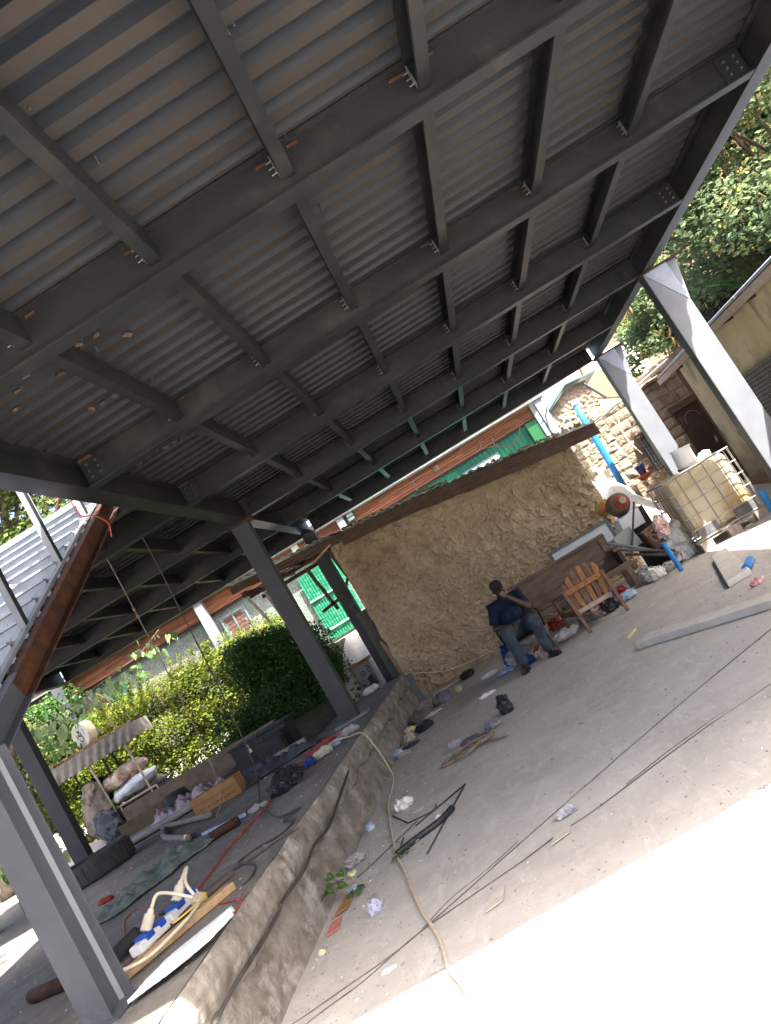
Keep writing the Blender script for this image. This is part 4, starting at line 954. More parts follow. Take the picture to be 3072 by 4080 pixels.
one(MB().lathe((-6.55, 14.0, .55), [(.02, 0), (.22, 0), (.25, .1), (.2, .27), (.17, .28), (.17, .1), (.02, .08)], 20), "black_pot", black_mat, "round black pot beside the mossy block", "pot", smooth=True)
# round sign
sg = thing("round_sign", "round white projecting sign with black mark among the leaves", "sign", (-9.3, 17.4, 2.6))
ax = V((-.40, -.92, .0)).normalized(); c0 = V((-9.28, 17.4, 2.72))
build(MB().cyl(c0 - ax * .11, c0 + ax * .11, .27, n=40), "drum", M("gilt_drum", (.62, .52, .36), (.5, .42, .3), rough=.4, vs=3, bump=.05), sg, smooth=False)
build(MB().cyl(c0 + ax * .111, c0 + ax * .118, .262, n=40), "face", white_plastic, sg)
ux = V((-ax.y, ax.x, 0)); uz = V((0, 0, 1)); f0 = c0 + ax * .122
def sgp(a, b): return f0 - ux * a + uz * b
m = MB(); m.tube([sgp(.0 + .045 * math.sin(t) - .01 , .03 + .085 * math.sin(t * .5 + .0) * 0 + .09 * math.cos(t * 1.0) * .5) for t in np.linspace(.4, 5.4, 20)], .009, 5)
m.tube(spline([sgp(.07, -.06), sgp(.01, -.13), sgp(-.07, -.10), sgp(-.05, -.02), sgp(.03, .02), sgp(.09, -.03), sgp(.11, .04)], 5), .009, 5)
m.prism([sgp(.02, .05), sgp(.05, .14), sgp(-.0, .11), sgp(-.04, .15), sgp(-.03, .07)], ax * .004)
build(m, "emblem", ink, sg)
one(MB().cyl((-9.1, 17.8, .6), (-9.14, 17.75, 2.7), .03, n=8), "sign_pole", black_mat, "thin dark pole carrying the round sign", "pole")

# low wall with pale cap and pile of rags behind the platform
m = MB(); m.bx(-8.0, -4.7, 14.9, 15.1, .2, .98); displace(m, .03, 2.5); one(m, "low_wall", fur, "low dark earth wall with bright top behind the rag pile", "wall")
m = MB(); m.tube([(-7.4, 12.15, .60), (-6.0, 12.05, .61), (-4.9, 11.98, .61), (-3.5, 11.95, .60)], .05, 8); displace(m, .008, 5); one(m, "concrete_kerb", concrete, "rough concrete kerb along the back edge of the platform", "kerb")

# ------------------------------------------------------------------ things on the platform
def crumple(c, r, mat, name, label, cat, seed, amp=.45, fr=2.2, R=None, nu=26, nv=16, group=None):
    mm = MB().sph((0, 0, 0), r, nu, nv, R); displace(mm, min(r) * amp, fr / max(r), seed); displace(mm, min(r) * amp * .55, fr * 3.4 / max(r), seed + 9)
    zmin = c[2]; mm.v = [(p[0] + c[0], p[1] + c[1], max(p[2] + c[2] + r[2] * .75, zmin + .002)) for p in mm.v]
    return one(mm, name, mat, label, cat, group, smooth=False)
def tyre(c, R_, w_, label, tilt=None):
    prof = [(R_ - .14, -w_ / 2), (R_ - .02, -w_ / 2), (R_, -w_ / 2 + .03), (R_, w_ / 2 - .03), (R_ - .02, w_ / 2), (R_ - .14, w_ / 2), (R_ - .155, 0), (R_ - .14, -w_ / 2)]
    t = thing("car_tyre", label, "tyre", (c[0], c[1], c[2] - w_ / 2), group="old tyres on the platform")
    build(MB().lathe(c, prof, 36, R=tilt, cap=False), "tyre_body", rubber, t, smooth=True)
    m = MB()
    for k in range(36):
        a = 2 * math.pi * k / 36; p = V((math.cos(a) * (R_ + .003), math.sin(a) * (R_ + .003), 0)); 
        if tilt: p = tilt @ p
        m.box(V(c) + p, (.012, .028, w_ * .75), Matrix.Rotation(a, 3, 'Z'))
    build(m, "tread_block", rubber, t)
tyre((-6.35, 10.6, PT + .14), .5, .26, "large black tyre lying flat at the back of the platform")
tyre((-7.5, 11.3, PT + .12), .42, .22, "second black tyre lying flat beside the near dark post")
tyre((-8.6, 10.6, PT + .13), .5, .25, "dark tyre at the far left edge of the platform")
# chest with padlock
ch = thing("black_chest", "black metal chest with small yellow padlock behind the tarp", "chest", (-4.3, 12.55, .2))
build(MB().bx(-4.76, -3.8, 12.45, 12.95, .2, .97), "body", black_mat, ch, bevel=.008)
build(MB().bx(-4.79, -3.77, 12.42, 12.98, .972, 1.01), "lid", black_mat, ch, bevel=.008)
build(MB().bx(-4.48, -4.43, 12.42, 12.44, .82, .88), "padlock", yellow_pk, ch); build(MB().bx(-4.47, -4.44, 12.425, 12.44, .885, .95), "hasp", bolt_m, ch)
build(MB().bx(-3.99, -3.8, 12.4, 12.448, .35, .9), "side_panel", cap_m, ch)
bx_ = thing("black_canister", "black plastic canister lying on the tarp before the chest", "canister", (-4.0, 12.1, PT))
build(MB().bx(-4.25, -3.82, 12.0, 12.25, PT + .04, PT + .34), "body", black_mat, bx_, bevel=.04); build(MB().cyl((-4.1, 12.1, PT + .34), (-4.1, 12.1, PT + .38), .03), "cap", black_mat, bx_)
def cloth_patch(corners, mat, name, label, cat, amp, seed, z=PT, n=46, freq=5, thick=.006):
    a, b, c, d = [V((*p, 0)) for p in corners]
    def f(u, v):
        uu = u + .06 * mn.noise(V((v * 5, seed, 0))); vv = v + .08 * mn.noise(V((u * 6, seed + 3, 0)))
        p = (a * (1 - uu) + b * uu) * (1 - vv) + (d * (1 - uu) + c * uu) * vv
        h = abs(mn.noise(V((p.x * freq, p.y * freq, seed)))) + .6 * abs(mn.noise(V((p.x * freq * 2.3, p.y * freq * 2.3, seed)))); e = min(1, 8 * min(u, 1 - u, v, 1 - v) + .15)
        return (p.x, p.y, z + .012 + amp * h * e)
    return one(MB().grid(n, n, f), name, mat, label, cat, smooth=True, solid=thick)
cloth_patch([(-4.85, 12.0), (-4.15, 10.55), (-3.1, 11.0), (-3.9, 11.85)], cloth_grey, "tarp", "crumpled dark blue grey tarp spread on the platform by the chest", "tarp", .22, 2, freq=2.6)
cloth_patch([(-3.75, 11.2), (-3.45, 10.95), (-2.95, 11.15), (-3.3, 11.5)], cloth_grey, "folded_tarp", "folded end of dark sheeting tied with blue string", "tarp", .10, 5, freq=6)
crumple((-3.55, 11.05, PT), (.06, .05, .05), ltblue_bag, "string_knot", "bright blue string knot on the dark tarp", "string", 3)
cloth_patch([(-4.35, 6.8), (-4.05, 6.62), (-3.45, 7.7), (-4.35, 8.6)], cloth_green, "cloth_heap", "crumpled grey green cloth lying on the platform", "cloth", .11, 8, freq=5)
crumple((-4.75, 7.8, PT), (.09, .05, .03), red_bag, "red_scrap", "small red scrap beside the grey green cloth", "scrap", 4)
bxo = thing("cardboard_box", "long brown cardboard box with printed side on the platform", "box", (-4.35, 10.6, PT))
Rb = Matrix.Rotation(.0, 3, 'Z')
build(MB().bx(-4.78, -4.1, 10.45, 10.72, PT + .005, PT + .24), "body", cardboard, bxo, bevel=.004)
build(MB().bx(-4.78, -4.1, 10.43, 10.445, PT + .15, PT + .243), "flap", cardboard, bxo)
m = MB()
for k in range(9): m.bx(-4.7 + .06 * k, -4.665 + .06 * k, 10.447, 10.4495, PT + .06, PT + .08)
build(m, "print", M("red_brown_print", (.2, .07, .03)), bxo)
crumple((-2.83, 8.4, PT), (.15, .40, .10), black_plastic, "bin_bag", "large crumpled black bin bag on the platform", "bag", 11, amp=.5, fr=3, nu=40, nv=22)
crumple((-3.1, 8.05, PT), (.12, .05, .03), clearbag, "white_strip", "white plastic strip by the black bin bag", "scrap", 12)
crumple((-2.6, 9.25, PT), (.13, .06, .05), cardboard_pale, "crushed_bottle", "crushed bottle with blue label near the wires", "bottle", 13)
crumple((-2.72, 9.0, PT), (.07, .06, .055), blue_bag, "blue_cup", "dark blue crushed cup near the crushed bottle", "cup", 14)
crumple((-2.5, 9.55, PT), (.07, .06, .04), ltblue_bag, "blue_wrapper", "light blue wrapper beside the tangled red wires", "wrapper", 15)
crumple((-2.4, 9.9, PT), (.16, .06, .05), clearbag, "clear_bag", "clear plastic bag near the middle post base", "bag", 16)
rg = cloth_patch([(-6.9, 13.4), (-5.3, 12.3), (-5.1, 12.9), (-6.5, 14.1)], cloth_rags, "rag_pile", "pile of pale pink and striped rags on the back kerb", "rags", .26, 21, z=PT, freq=5.0)
# channel iron, pvc pipes, plank, white sheet, sockets
def rod(p, q, w_, h, mat, name, label, cat, z=PT): 
    p, q = V((p[0], p[1], z)), V((q[0], q[1], z)); d = q - p; R = d.to_track_quat('X', 'Z').to_matrix(); m = MB()
    m.box((p + q) / 2 + V((0, 0, .004)), (d.length, w_, .006), R); n_ = R @ V((0, 1, 0))
    for s_ in (-1, 1): m.box((p + q) / 2 + n_ * (w_ / 2 * s_) + V((0, 0, h / 2 + .008)), (d.length, .006, h), R)
    return one(m, name, mat, label, cat)
rod((-5.0, 9.4), (-3.25, 8.25), .13, .05, M("mixed_channel_steel", (.16, .08, .05), (.06, .065, .085), vs=2.5, rough=.6), "channel_iron", "long rusty steel channel lying across the platform", "steel channel")
strut2 = MB().box((-3.55, 8.2, PT + .03), (.75, .03, .03), Matrix.Rotation(-.55, 3, 'Z')); one(strut2, "blue_batten", ltblue_bag, "short light blue strip beside the rusty channel", "strip")
wire([(-5.75, 11.45, PT + .06), (-5.2, 10.75, PT + .06), (-4.2, 9.5, PT + .06)], .036, grey_pvc, "pvc_pipe", "dusty grey pvc pipe lying towards the cardboard box", "pipe", sides=12)
wire([(-5.6, 11.2, PT + .05), (-5.1, 10.1, PT + .05), (-4.12, 8.6, PT + .05)], .036, grey_pvc, "pvc_pipe", "bent dusty pipe pointing at the rusty channel", "pipe", sides=12)
wire([(-3.5, 7.7, PT + .045), (-3.2, 7.75, PT + .045)], .045, rust, "pipe_stub", "short rusty pipe stub between cloth and channel", "pipe", sides=10)
wire([(-3.9, 5.2, PT + .045), (-3.55, 5.05, PT + .045)], .045, rust, "pipe_stub", "rusty pipe stub on the platform behind the front post", "pipe", sides=12)
wire([(-3.05, 4.62, PT + .06), (-3.05, 4.85, PT + .06), (-3.0, 5.05, PT + .07)], [.055] * 17, black_mat, "rubber_elbow", "dusty black rubber hose elbow beside the sockets", "hose", sides=14)
def plankbox(p, q, w_, h, mat, name, label, z=PT, cat="plank"):
    p, q = V((p[0], p[1], z)), V((q[0], q[1], z)); d = q - p; R = d.to_track_quat('X', 'Z').to_matrix(); m = MB(); N = 14
    def f(u, v):
        a = 2 * math.pi * v; return None
    m.box((p + q) / 2 + V((0, 0, h / 2 + .004)), (d.length, w_, h), R); return one(m, name, mat, label, cat, bevel=.006)
plankbox((-2.80, 4.42), (-2.36, 5.12), .085, .05, wood_pale, "wood_plank", "bowed pale wood plank beside the blue sockets")
plankbox((-3.02, 4.7), (-2.55, 5.6), .10, .03, M("purple_dusty_channel", (.12, .085, .085), (.08, .06, .06)), "flat_bar", "dusty dark flat bar under the blue sockets")
m = MB().grid(40, 18, lambda u, v: ((-2.50 + .40 * u + .08 * v * (1 - u) + .08 * v * u) , 3.93 + .44 * u + (.0 - .18) * v * u * .9 - .14 * v, PT + .02 + .03 * math.sin(v * 3.1) + .008 * math.sin(v * 16 + u * 3) + .01 * mn.noise(V((u * 8, v * 8, 0)))))
m.v = [(p[0] + (.012 * mn.noise(V((p[1] * 22, 0, 0)))), p[1], p[2]) for p in m.v]
top_ = [(-2.50, 3.90), (-2.50, 4.12), (-2.46, 4.30), (-2.36, 4.42), (-2.26, 4.46), (-2.12, 4.50)]
bot_ = [(-2.49, 3.86), (-2.40, 3.90), (-2.30, 3.94), (-2.19, 4.02), (-2.11, 4.10), (-2.04, 4.30)]
def wsf(u, v):
    t = u * 5; i = min(4, int(t)); f = t - i
    a = V((*top_[i], 0)).lerp(V((*top_[i + 1], 0)), f); b = V((*bot_[i], 0)).lerp(V((*bot_[i + 1], 0)), f); p = a.lerp(b, v)
    return (p.x + .012 * mn.noise(V((u * 30, v * 30, 0))), p.y + .012 * mn.noise(V((u * 30, v * 3, 5))), PT + .02 + .035 * math.sin(v * 2.6) * (.4 + u) + .004 * math.sin(v * 22))
m = MB().grid(44, 22, wsf)
one(m, "white_sheet", sheet_white, "torn pale blue white plastic ceiling panel at the platform edge", "panel", solid=.006, smooth=True)
for i, (p, q, lab) in enumerate((((-2.86, 4.72), (-2.80, 5.02), "blue and white socket block nearer the front post"), ((-2.80, 5.06), (-2.745, 5.42), "blue and white socket block farther from the front post"))):
    t = thing("socket_block", lab, "power socket", (p[0], p[1], PT)); p_, q_ = V((*p, PT + .05)), V((*q, PT + .05)); d = q_ - p_; R = d.to_track_quat('X', 'Z').to_matrix(); Lk = d.length
    build(MB().box((p_ + q_) / 2 + V((0, 0, .0)), (Lk, .09, .06), R), "housing", white_plastic, t, bevel=.012)
    build(MB().box(p_.lerp(q_, .38) + V((0, 0, .028)), (Lk * .3, .094, .045), R), "socket", socket_blue, t, bevel=.008)
    build(MB().box(p_.lerp(q_, .82) + V((0, 0, .028)), (Lk * .24, .094, .045), R), "socket", socket_blue, t, bevel=.008)
    a = p_.lerp(q_, .45) + V((.01, -.01, .05)); b = a + V((.055, .07, .085))
    pg = build(MB().cyl(a, a.lerp(b, .75), .034, .032, 14).cyl(a.lerp(b, .72), b, .024, .018, 12), "plug", cable_cream, t, smooth=False)
    e = V((-2.53, 5.0, PT + .09))
    build(MB().tube(spline([b, b + V((.05, .05, .05)), b.lerp(e, .6) + V((0, 0, .06)), e], 8), .011, 8), "plug_cable", cable_cream, t, smooth=True)
wire([(-2.53, 5.0, PT + .09), (-2.5, 4.9, PT + .07), (-2.52, 4.7, PT + .06), (-2.62, 4.45, PT + .05), (-2.72, 4.35, PT + .07), (-2.83, 4.4, PT + .08), (-2.92, 4.5, PT + .04)], .011, cable_cream, "cream_cable", "thick cream cable curving over the plank to the white panel", "cable", sides=8)
wire([(-2.5, 4.98, PT + .1), (-2.43, 4.93, PT + .1), (-2.46, 4.75, PT + .1), (-2.56, 4.7, PT + .09), (-2.6, 4.76, PT + .09)], .005, cable_yellow, "yellow_wire", "thin yellow wire hooked over the wood plank", "wire")
crumple((-2.52, 5.0, PT + .05), (.045, .05, .035), rope_m, "junction_wrap", "taped cable joint on the wood plank", "cable joint", 18)
wire([(-3.13, 5.2), (-3.42, 5.62), (-3.74, 6.25), (-3.7, 6.42), (-3.25, 5.8), (-3.1, 5.62)], .005, cable_red, "red_wire_loop", "thin red wire loop lying beside the sockets", "wire", z=PT)
wire([(-3.12, 5.62, PT + .02), (-3.0, 5.5, PT + .03), (-2.9, 5.35, PT + .04)], .016, black_mat, "black_sleeve", "short black cable sleeve entering the sockets", "cable")
wire([(-2.95, 7.22), (-2.99, 6.82), (-2.95, 6.45), (-2.89, 5.79), (-2.81, 5.51)], .008, cable_red, "red_wire", "twisted red wires running along the platform to the sockets", "wire", z=PT, wob=.03)
wire([(-2.49, 9.95), (-2.6, 9.4), (-2.78, 9.1), (-2.95, 8.6), (-2.98, 8.28), (-2.94, 7.76), (-2.97, 7.25), (-2.97, 6.9)], .009, cable_red, "red_wire", "long red wire bundle from the middle post to the bin bag", "wire", z=PT, wob=.08)
m = MB()
for k in range(9):
    c = V((-2.58 - .04 * k, 9.95 - .12 * k, PT + .03)); m.tube(spline([c + V((rnd.uniform(-.16, .16), rnd.uniform(-.22, .22), rnd.uniform(0, .07))) for _ in range(7)], 5), .006, 5)
one(m, "wire_tangle", cable_red, "tangle of red wires in front of the middle post base", "wires", smooth=True)
wire([(-2.07, 5.86), (-2.25, 5.84), (-2.44, 5.72), (-2.61, 5.72), (-2.76, 5.57)], .007, cable_black, "black_wire", "straight black wire crossing the platform to the sockets", "wire", z=PT)
wire([(-2.2, 6.2), (-2.28, 6.01), (-2.5, 6.02), (-2.58, 5.87), (-2.42, 5.64), (-2.29, 5.42), (-2.24, 5.19), (-2.27, 5.08)], .008, cable_black, "black_wire", "hooked black wire ending at the wood plank", "wire", z=PT)
wire([(-2.2, 4.6), (-2.06 - .1, 4.5), (-2.14, 4.6), (-2.16, 4.74), (-2.25, 4.82), (-2.4, 4.95)], .006, cable_red, "red_wire", "red wire curling over the platform lip near the white panel", "wire", z=PT)
wire([(-3.59, 9.0, 4.0), (-3.60, 9.0, 3.3), (-3.61, 9.0, 2.74), (-3.62, 9, 2.2), (-3.66, 9, 1.4), (-3.75, 9, .8), (-3.9, 8.95, .60), (-3.7, 8.6, .57), (-3.45, 8.3, .57)], .007, rope_brown, "hanging_rope", "knotted brown rope hanging from the canopy left of the black cable", "rope")
m = MB()
for z in (3.05, 2.95, 2.6, 2.2, 1.9): m.sph((-3.608, 9, z), (.018, .018, .03), 8, 6)
one(m, "rope_knot", rope_brown, "small knots along the hanging brown rope", "rope")
wire([(-3.11, 9, 4.02), (-3.12, 9, 3.4), (-3.14, 9, 2.87), (-3.19, 9, 1.77), (-3.25, 9, 1.03), (-3.31, 9, .74), (-3.25, 8.6, .57), (-3.1, 8.1, .57), (-2.77, 7.34, .57), (-2.5, 6.78, .57), (-2.33, 6.62, .57), (-2.24, 6.62, .57), (-2.3, 6.5, .57), (-2.34, 6.41, .57), (-2.2, 6.25, .57), (-2.2, 6.15, .57)], .009, cable_black, "hanging_cable", "black cable hanging from the canopy and snaking along the platform", "cable")
wire([(-2.12, 8.2, .46), (-2.08, 7.4, .42), (-2.06, 6.51, .36), (-2.05, 5.92, .39), (-2.04, 5.51, .37), (-2.06, 4.99, .38), (-2.07, 4.89, .36), (-2.09, 4.6, .345), (-2.09, 4.31, .35), (-2.08, 3.9, .36), (-2.05, 3.2, .33)], .012, cable_black, "face_cable", "black cable fixed along the cracked face of the platform", "cable")
wire([(-2.85, 9.53, .57), (-2.6, 9.42, .60), (-2.46, 9.41, .62), (-2.3, 9.4, .58), (-2.10, 9.2, .56), (-2.03, 9.1, .4), (-2.0, 9.05, .15), (-1.98, 8.85, .015), (-1.93, 8.0, .012), (-1.88, 7.6, .012), (-1.76, 6.89, .012), (-1.61, 6.07, .012), (-1.49, 5.59, .012), (-1.38, 5.1, .012), (-1.29, 4.73, .012), (-1.2, 4.43, .012), (-1.14, 4.21, .012), (-1.08, 3.88, .012), (-1.01, 3.67, .012), (-.96, 3.51, .012), (-.9, 3.25, .012), (-.8, 2.9, .012)], .0105, rope_m, "long_rope", "long off white rope trailing from the middle post down to the sunlit yard", "rope", sides=8)
# shoes and debris near plinth
bxw = thing("printed_carton", "grey white carton with black print and symbols standing between the two left posts", "carton", (-3.1, 15.6, .3))
build(MB().prism([(-3.28, 16.2, 1.02), (-2.88, 16.2, 1.0), (-2.88, 16.2, .42), (-3.2, 16.2, .36)], (0, .4, 0)), "body", M("white_carton", (.34, .36, .40), (.27, .29, .32), vs=4), bxw)
build(MB().bx(-3.33, -2.86, 16.12, 16.62, 1.0, 1.06), "top_flap", cardboard, bxw)
def text(s_, size, loc, rot, mat, parent, name="print"):
    cu = bpy.data.curves.new(name, 'FONT'); cu.body = s_; cu.size = size; cu.extrude = .001
    tmp = bpy.data.objects.new(name, cu); COL.objects.link(tmp); dg = bpy.context.evaluated_depsgraph_get(); dg.update()
    me = bpy.data.meshes.new_from_object(tmp.evaluated_get(dg)); bpy.data.objects.remove(tmp); me.materials.clear(); me.materials.append(mat)
    o = bpy.data.objects.new(name, me); COL.objects.link(o); o.parent = parent; o.location = V(loc) - wloc(parent); o.rotation_euler = rot; return o
text("WHITE", .13, (-2.99, 16.19, .95), (math.pi / 2, math.pi / 2, 0), ink, bxw)
m = MB()
for (x, z) in ((-3.1, .66), (-3.02, .60), (-3.12, .56), (-3.03, .50), (-3.1, .48)): m.tube([(x + .03 * math.cos(a), 16.19, z + .03 * math.sin(a)) for a in np.linspace(0, 6.28, 13)], .004, 4)
m.tube([(-3.09 + .045 * math.cos(a), 16.19, .82 + .045 * math.sin(a)) for a in np.linspace(0, 6.28, 15)], .006, 4); m.tube([(-3.12, 16.19, .85), (-3.06, 16.19, .79)], .005, 4)
build(m, "symbols", ink, bxw)
crumple((-2.78, 15.0, .5), (.07, .1, .16), black_mat, "black_shoe", "black and white striped shoe by the far post base", "shoe", 31)
crumple((-2.75, 14.3, PT), (.16, .14, .06), paper, "paper_scraps", "heap of pale scraps by the plinth beside the far post", "scrap", 32)
crumple((-3.2, 13.9, PT), (.2, .3, .08), black_mat, "dark_rags", "dark rags in front of the printed carton", "rags", 33)

# ------------------------------------------------------------------ bench, wooden chair
bn = thing("wooden_bench", "long dark wooden settle with carved rim and boxed arm against the wall", "bench", (1.0, 12.8, 0))
BX0, BX1, BYF, BYB = .12, 1.84, 12.5, 13.1
m = MB(); m.bx(BX0, BX1 - .05, BYB - .04, BYB, .38, .86); build(m, "backrest", wood_bench, bn)
m = MB(); m.bx(BX0, BX1 - .02, BYB - .06, BYB + .02, .861, .93); m.bx(BX1 - .14, BX1 - .02, BYB - .065, BYB + .02, .62, .86); rim = build(m, "carved_rim", wood_bench, bn, bevel=.006)
cm = MB()
for k in range(24):
    x = BX0 + .05 + k * .07; cm.tube(spline([(x, BYB - .062, .88), (x + .02, BYB - .062, .91), (x + .045, BYB - .062, .885), (x + .03, BYB - .062, .875)], 3), .005, 4)
build(cm, "carving", wood_dark, rim)
m = MB(); m.bx(BX1 - .06, BX1, BYF, BYB - .061, .40, .62); build(m, "arm_panel", dark_door_m, bn)
m = MB(); m.bx(BX1 - .10, BX1 + .03, BYF - .05, BYB - .07, .62, .66); build(m, "arm_rest", wood_bench, bn, bevel=.005)
m = MB(); m.bx(BX0, BX1 + .02, BYF - .05, BYF - .01, .33, .42); build(m, "front_rail", wood_bench, bn, bevel=.005)
m = MB(); m.bx(BX0, BX1, BYF - .005, BYB - .045, .36, .385); build(m, "seat", black_mat, bn)
for (x, y) in ((BX1 - .04, BYF), (BX1 - .06, BYB - .1), (BX0 + .05, BYF), (BX0 + .05, BYB - .1)):
    m = MB(); m.prism([(x - .035, y - .03, 0), (x + .035, y - .03, 0), (x + .045, y - .03, .33), (x - .045, y - .03, .33)], (0, .06, 0)); build(m, "leg", wood_bench, bn)
chr_ = thing("slatted_chair", "orange brown wooden chair with fanned slat back seen from behind", "chair", (.95, 11.35, 0))
def bar(p, q, w_, t, mat, name, par=chr_, bev=.004):
    p, q = V(p), V(q); d = q - p; R = d.to_track_quat('Z', 'Y').to_matrix(); return build(MB().box((p + q) / 2, (w_, t, d.length), R), name, mat, par, bevel=bev)
# rear legs lean from the ground up to the cross rail; slats fan out above it
bar((.74, 10.95, 0), (.715, 11.2, .60), .045, .055, wood_chair_d, "rear_leg"); bar((1.29, 10.98, 0), (1.29, 11.2, .60), .045, .055, wood_chair_d, "rear_leg")
bar((.56, 11.72, 0), (.58, 11.68, .53), .045, .045, wood_chair_d, "front_leg"); bar((1.13, 11.74, 0), (1.15, 11.7, .40), .045, .045, wood_chair_d, "front_leg")
bar((.57, 11.70, .53), (.70, 11.2, .575), .06, .03, wood_chair_d, "arm"); bar((1.15, 11.72, .42), (1.30, 11.22, .575), .06, .03, wood_chair_d, "arm")
bar((.575, 11.66, .30), (.74, 11.1, .27), .03, .07, wood_chair_d, "side_rail"); bar((1.15, 11.68, .28), (1.28, 11.1, .27), .03, .07, wood_chair_d, "side_rail")
m = MB(); m.bx(.72, 1.28, 11.185, 11.205, .53, .60); build(m, "cross_rail", wood_chair, chr_, bevel=.004)
m = MB(); m.bx(.74, 1.27, 11.14, 11.17, .25, .31); build(m, "lower_rail", wood_weather, chr_, bevel=.004)
tops = [.655, .715, .765, .79, .775, .72]
for k, zt in enumerate(tops):
    t = k / 5; xb = .79 + .40 * t; xt = .745 + .52 * t; p = V((xb, 11.225, .27)); q = V((xt, 11.27, zt)); wv = .032
    d = (q - p).normalized(); side = V((1, 0, 0)); sl = .035 * (1 if k < 3 else -1) * (abs(k - 2.5) / 2.5)
    m = MB(); m.prism([p - side * wv, p + side * wv, q + side * wv + V((0, 0, sl)), q + V((0, 0, .02)), q - side * wv - V((0, 0, sl))], (0, .018, 0)); build(m, "back_slat", wood_chair if k % 2 else wood_chair_d, chr_)
for k in range(5):
    y = 11.25 + k * .1; m = MB(); m.bx(.64 + k * -.012 + .07, 1.24 - k * .015, y, y + .07, .285, .30); build(m, "seat_slat", wood_chair_d, chr_)
m = MB()
for x in (.80, .93, 1.06, 1.19): m.cyl((x, 11.183, .565), (x, 11.176, .565), .008, n=8)
build(m, "screw_heads", cap_m, chr_)

# ------------------------------------------------------------------ seated man and his chair
def blob(name, segs, ells, mat, parent, voxel=.012, smooth=4, carve=None):
    m = MB()
    for p, q, a, b in segs:
        p, q = V(p), V(q); k = 5; 
        m.sph(p, a, 14, 9); m.sph(q, b, 14, 9); m.cyl(p, q, a, b, 16)
    for c, r, R in ells: m.sph(c, r, 18, 12, R)
    me = mkmesh(name, m.v, m.f, mat); tmp = bpy.data.objects.new(name, me); COL.objects.link(tmp)
    r = tmp.modifiers.new("r", 'REMESH'); r.mode = 'VOXEL'; r.voxel_size = voxel; s = tmp.modifiers.new("s", 'SMOOTH'); s.factor = .5; s.iterations = smooth
    dg = bpy.context.evaluated_depsgraph_get(); dg.update(); me2 = bpy.data.meshes.new_from_object(tmp.evaluated_get(dg)); bpy.data.objects.remove(tmp)
    off = wloc(parent)
    co = np.empty(len(me2.vertices) * 3); me2.vertices.foreach_get("co", co); co = co.reshape(-1, 3)
    if carve: co = carve(co)
    me2.vertices.foreach_set("co", (co - np.array(off)).ravel()); me2.materials.clear(); me2.materials.append(mat); me2.shade_smooth(); me2.update()
    o = bpy.data.objects.new(name, me2); COL.objects.link(o); o.parent = parent; return o
man = thing("person", "seated man in navy shirt, grey jeans, black cap and sunglasses with hand at his mouth", "person", (0, 11.2, 0))
pel = V((-.01, 11.36, .47)); che = V((-.01, 11.50, .82)); nk = V((-.01, 11.52, .95)); hd_ = V((.0, 11.47, 1.075))
shR, shL = V((-.19, 11.49, .875)), V((.17, 11.49, .865)); elR, elL = V((-.30, 11.42, .62)), V((.245, 11.28, .66)); haR, haL = V((-.16, 11.16, .60)), V((.045, 11.31, .945))
hiR, hiL = V((-.11, 11.34, .46)), V((.09, 11.34, .46)); knR, knL = V((-.20, 10.86, .545)), V((.19, 10.9, .52)); anR, anL = V((-.20, 10.86, .10)), V((.16, 10.86, .10))
ftR, ftL = V((-.27, 10.64, .045)), V((.27, 10.70, .045))
skseg = [(che, nk, .09, .055), (nk, hd_ - V((0, 0, .04)), .055, .055), (che, shR, .08, .05), (che, shL, .08, .05), (shR, elR, .052, .044), (elR, haR - (haR - elR).normalized() * .03, .046, .029), (shL, elL, .052, .047), (elL, haL - (haL - elL).normalized() * .03, .050, .030),
         (pel, che, .10, .09), (hiR, knR, .07, .05), (hiL, knL, .07, .05), (knR, anR, .045, .032), (knL, anL, .045, .032),
         (anR, anR + V((0, .03, -.05)), .034, .034), (anL, anL + V((-.01, .03, -.05)), .034, .034), (anR + V((0, .02, -.055)), ftR, .034, .024), (anL + V((0, .02, -.055)), ftL, .034, .024)]
fw = V((.03, -1, .0)).normalized()
# jaw, brow, nose, ears, lips
ell = [(hd_, (.075, .092, .105), None), (hd_ + V((0, -.03, -.06)), (.055, .06, .06), None), (hd_ + V((.0, -.092, -.022)), (.016, .022, .024), None), (hd_ + V((0, -.082, .018)), (.055, .02, .012), None),
       (hd_ + V((0, -.085, -.058)), (.026, .014, .007), None), (hd_ + V((0, -.084, -.072)), (.023, .013, .008), None), (hd_ + V((.078, .0, -.01)), (.010, .022, .030), None), (hd_ + V((-.078, .0, -.01)), (.010, .022, .030), None)]
def hand(base, dirv, palm_n, side, spread=.012, curl=.5, L0=.072):
    """palm + four bent fingers + thumb as capsules rooted in the palm"""
    d = V(dirv).normalized(); n_ = V(palm_n).normalized(); n_ = (n_ - d * n_.dot(d)).normalized(); s_ = d.cross(n_) * side; out = []
    pc = V(base) + d * .045
    for k, f in enumerate((.95, 1.05, 1.0, .8)):
        off = s_ * (-.030 + .02 * k); root = V(base) + d * .078 + off
        out.append((V(base) + off * .6, root, .015, .0115))
        a = root; dd = d.copy()
        for j, l_ in enumerate((.036 * f, .024 * f, .018 * f)):
            dd = (dd * math.cos(curl) + n_ * math.sin(curl)).normalized() if j or curl > 0 else dd
            b = a + dd * l_; out.append((a, b, .0105 - j * .001, .0095 - j * .001)); a = b
    tb = V(base) + d * .02 - s_ * .03; t1_ = tb - s_ * .025 + d * .025 + n_ * .012; t2_ = t1_ + d * .026 + n_ * .012
    out += [(tb, t1_, .014, .0115), (t1_, t2_, .0115, .0095)]
    return out
hl_ = hand(haL - V((0, 0, .0)), V((-.35, -.05, .75)), V((-.35, .9, .35)), 1, curl=.75)
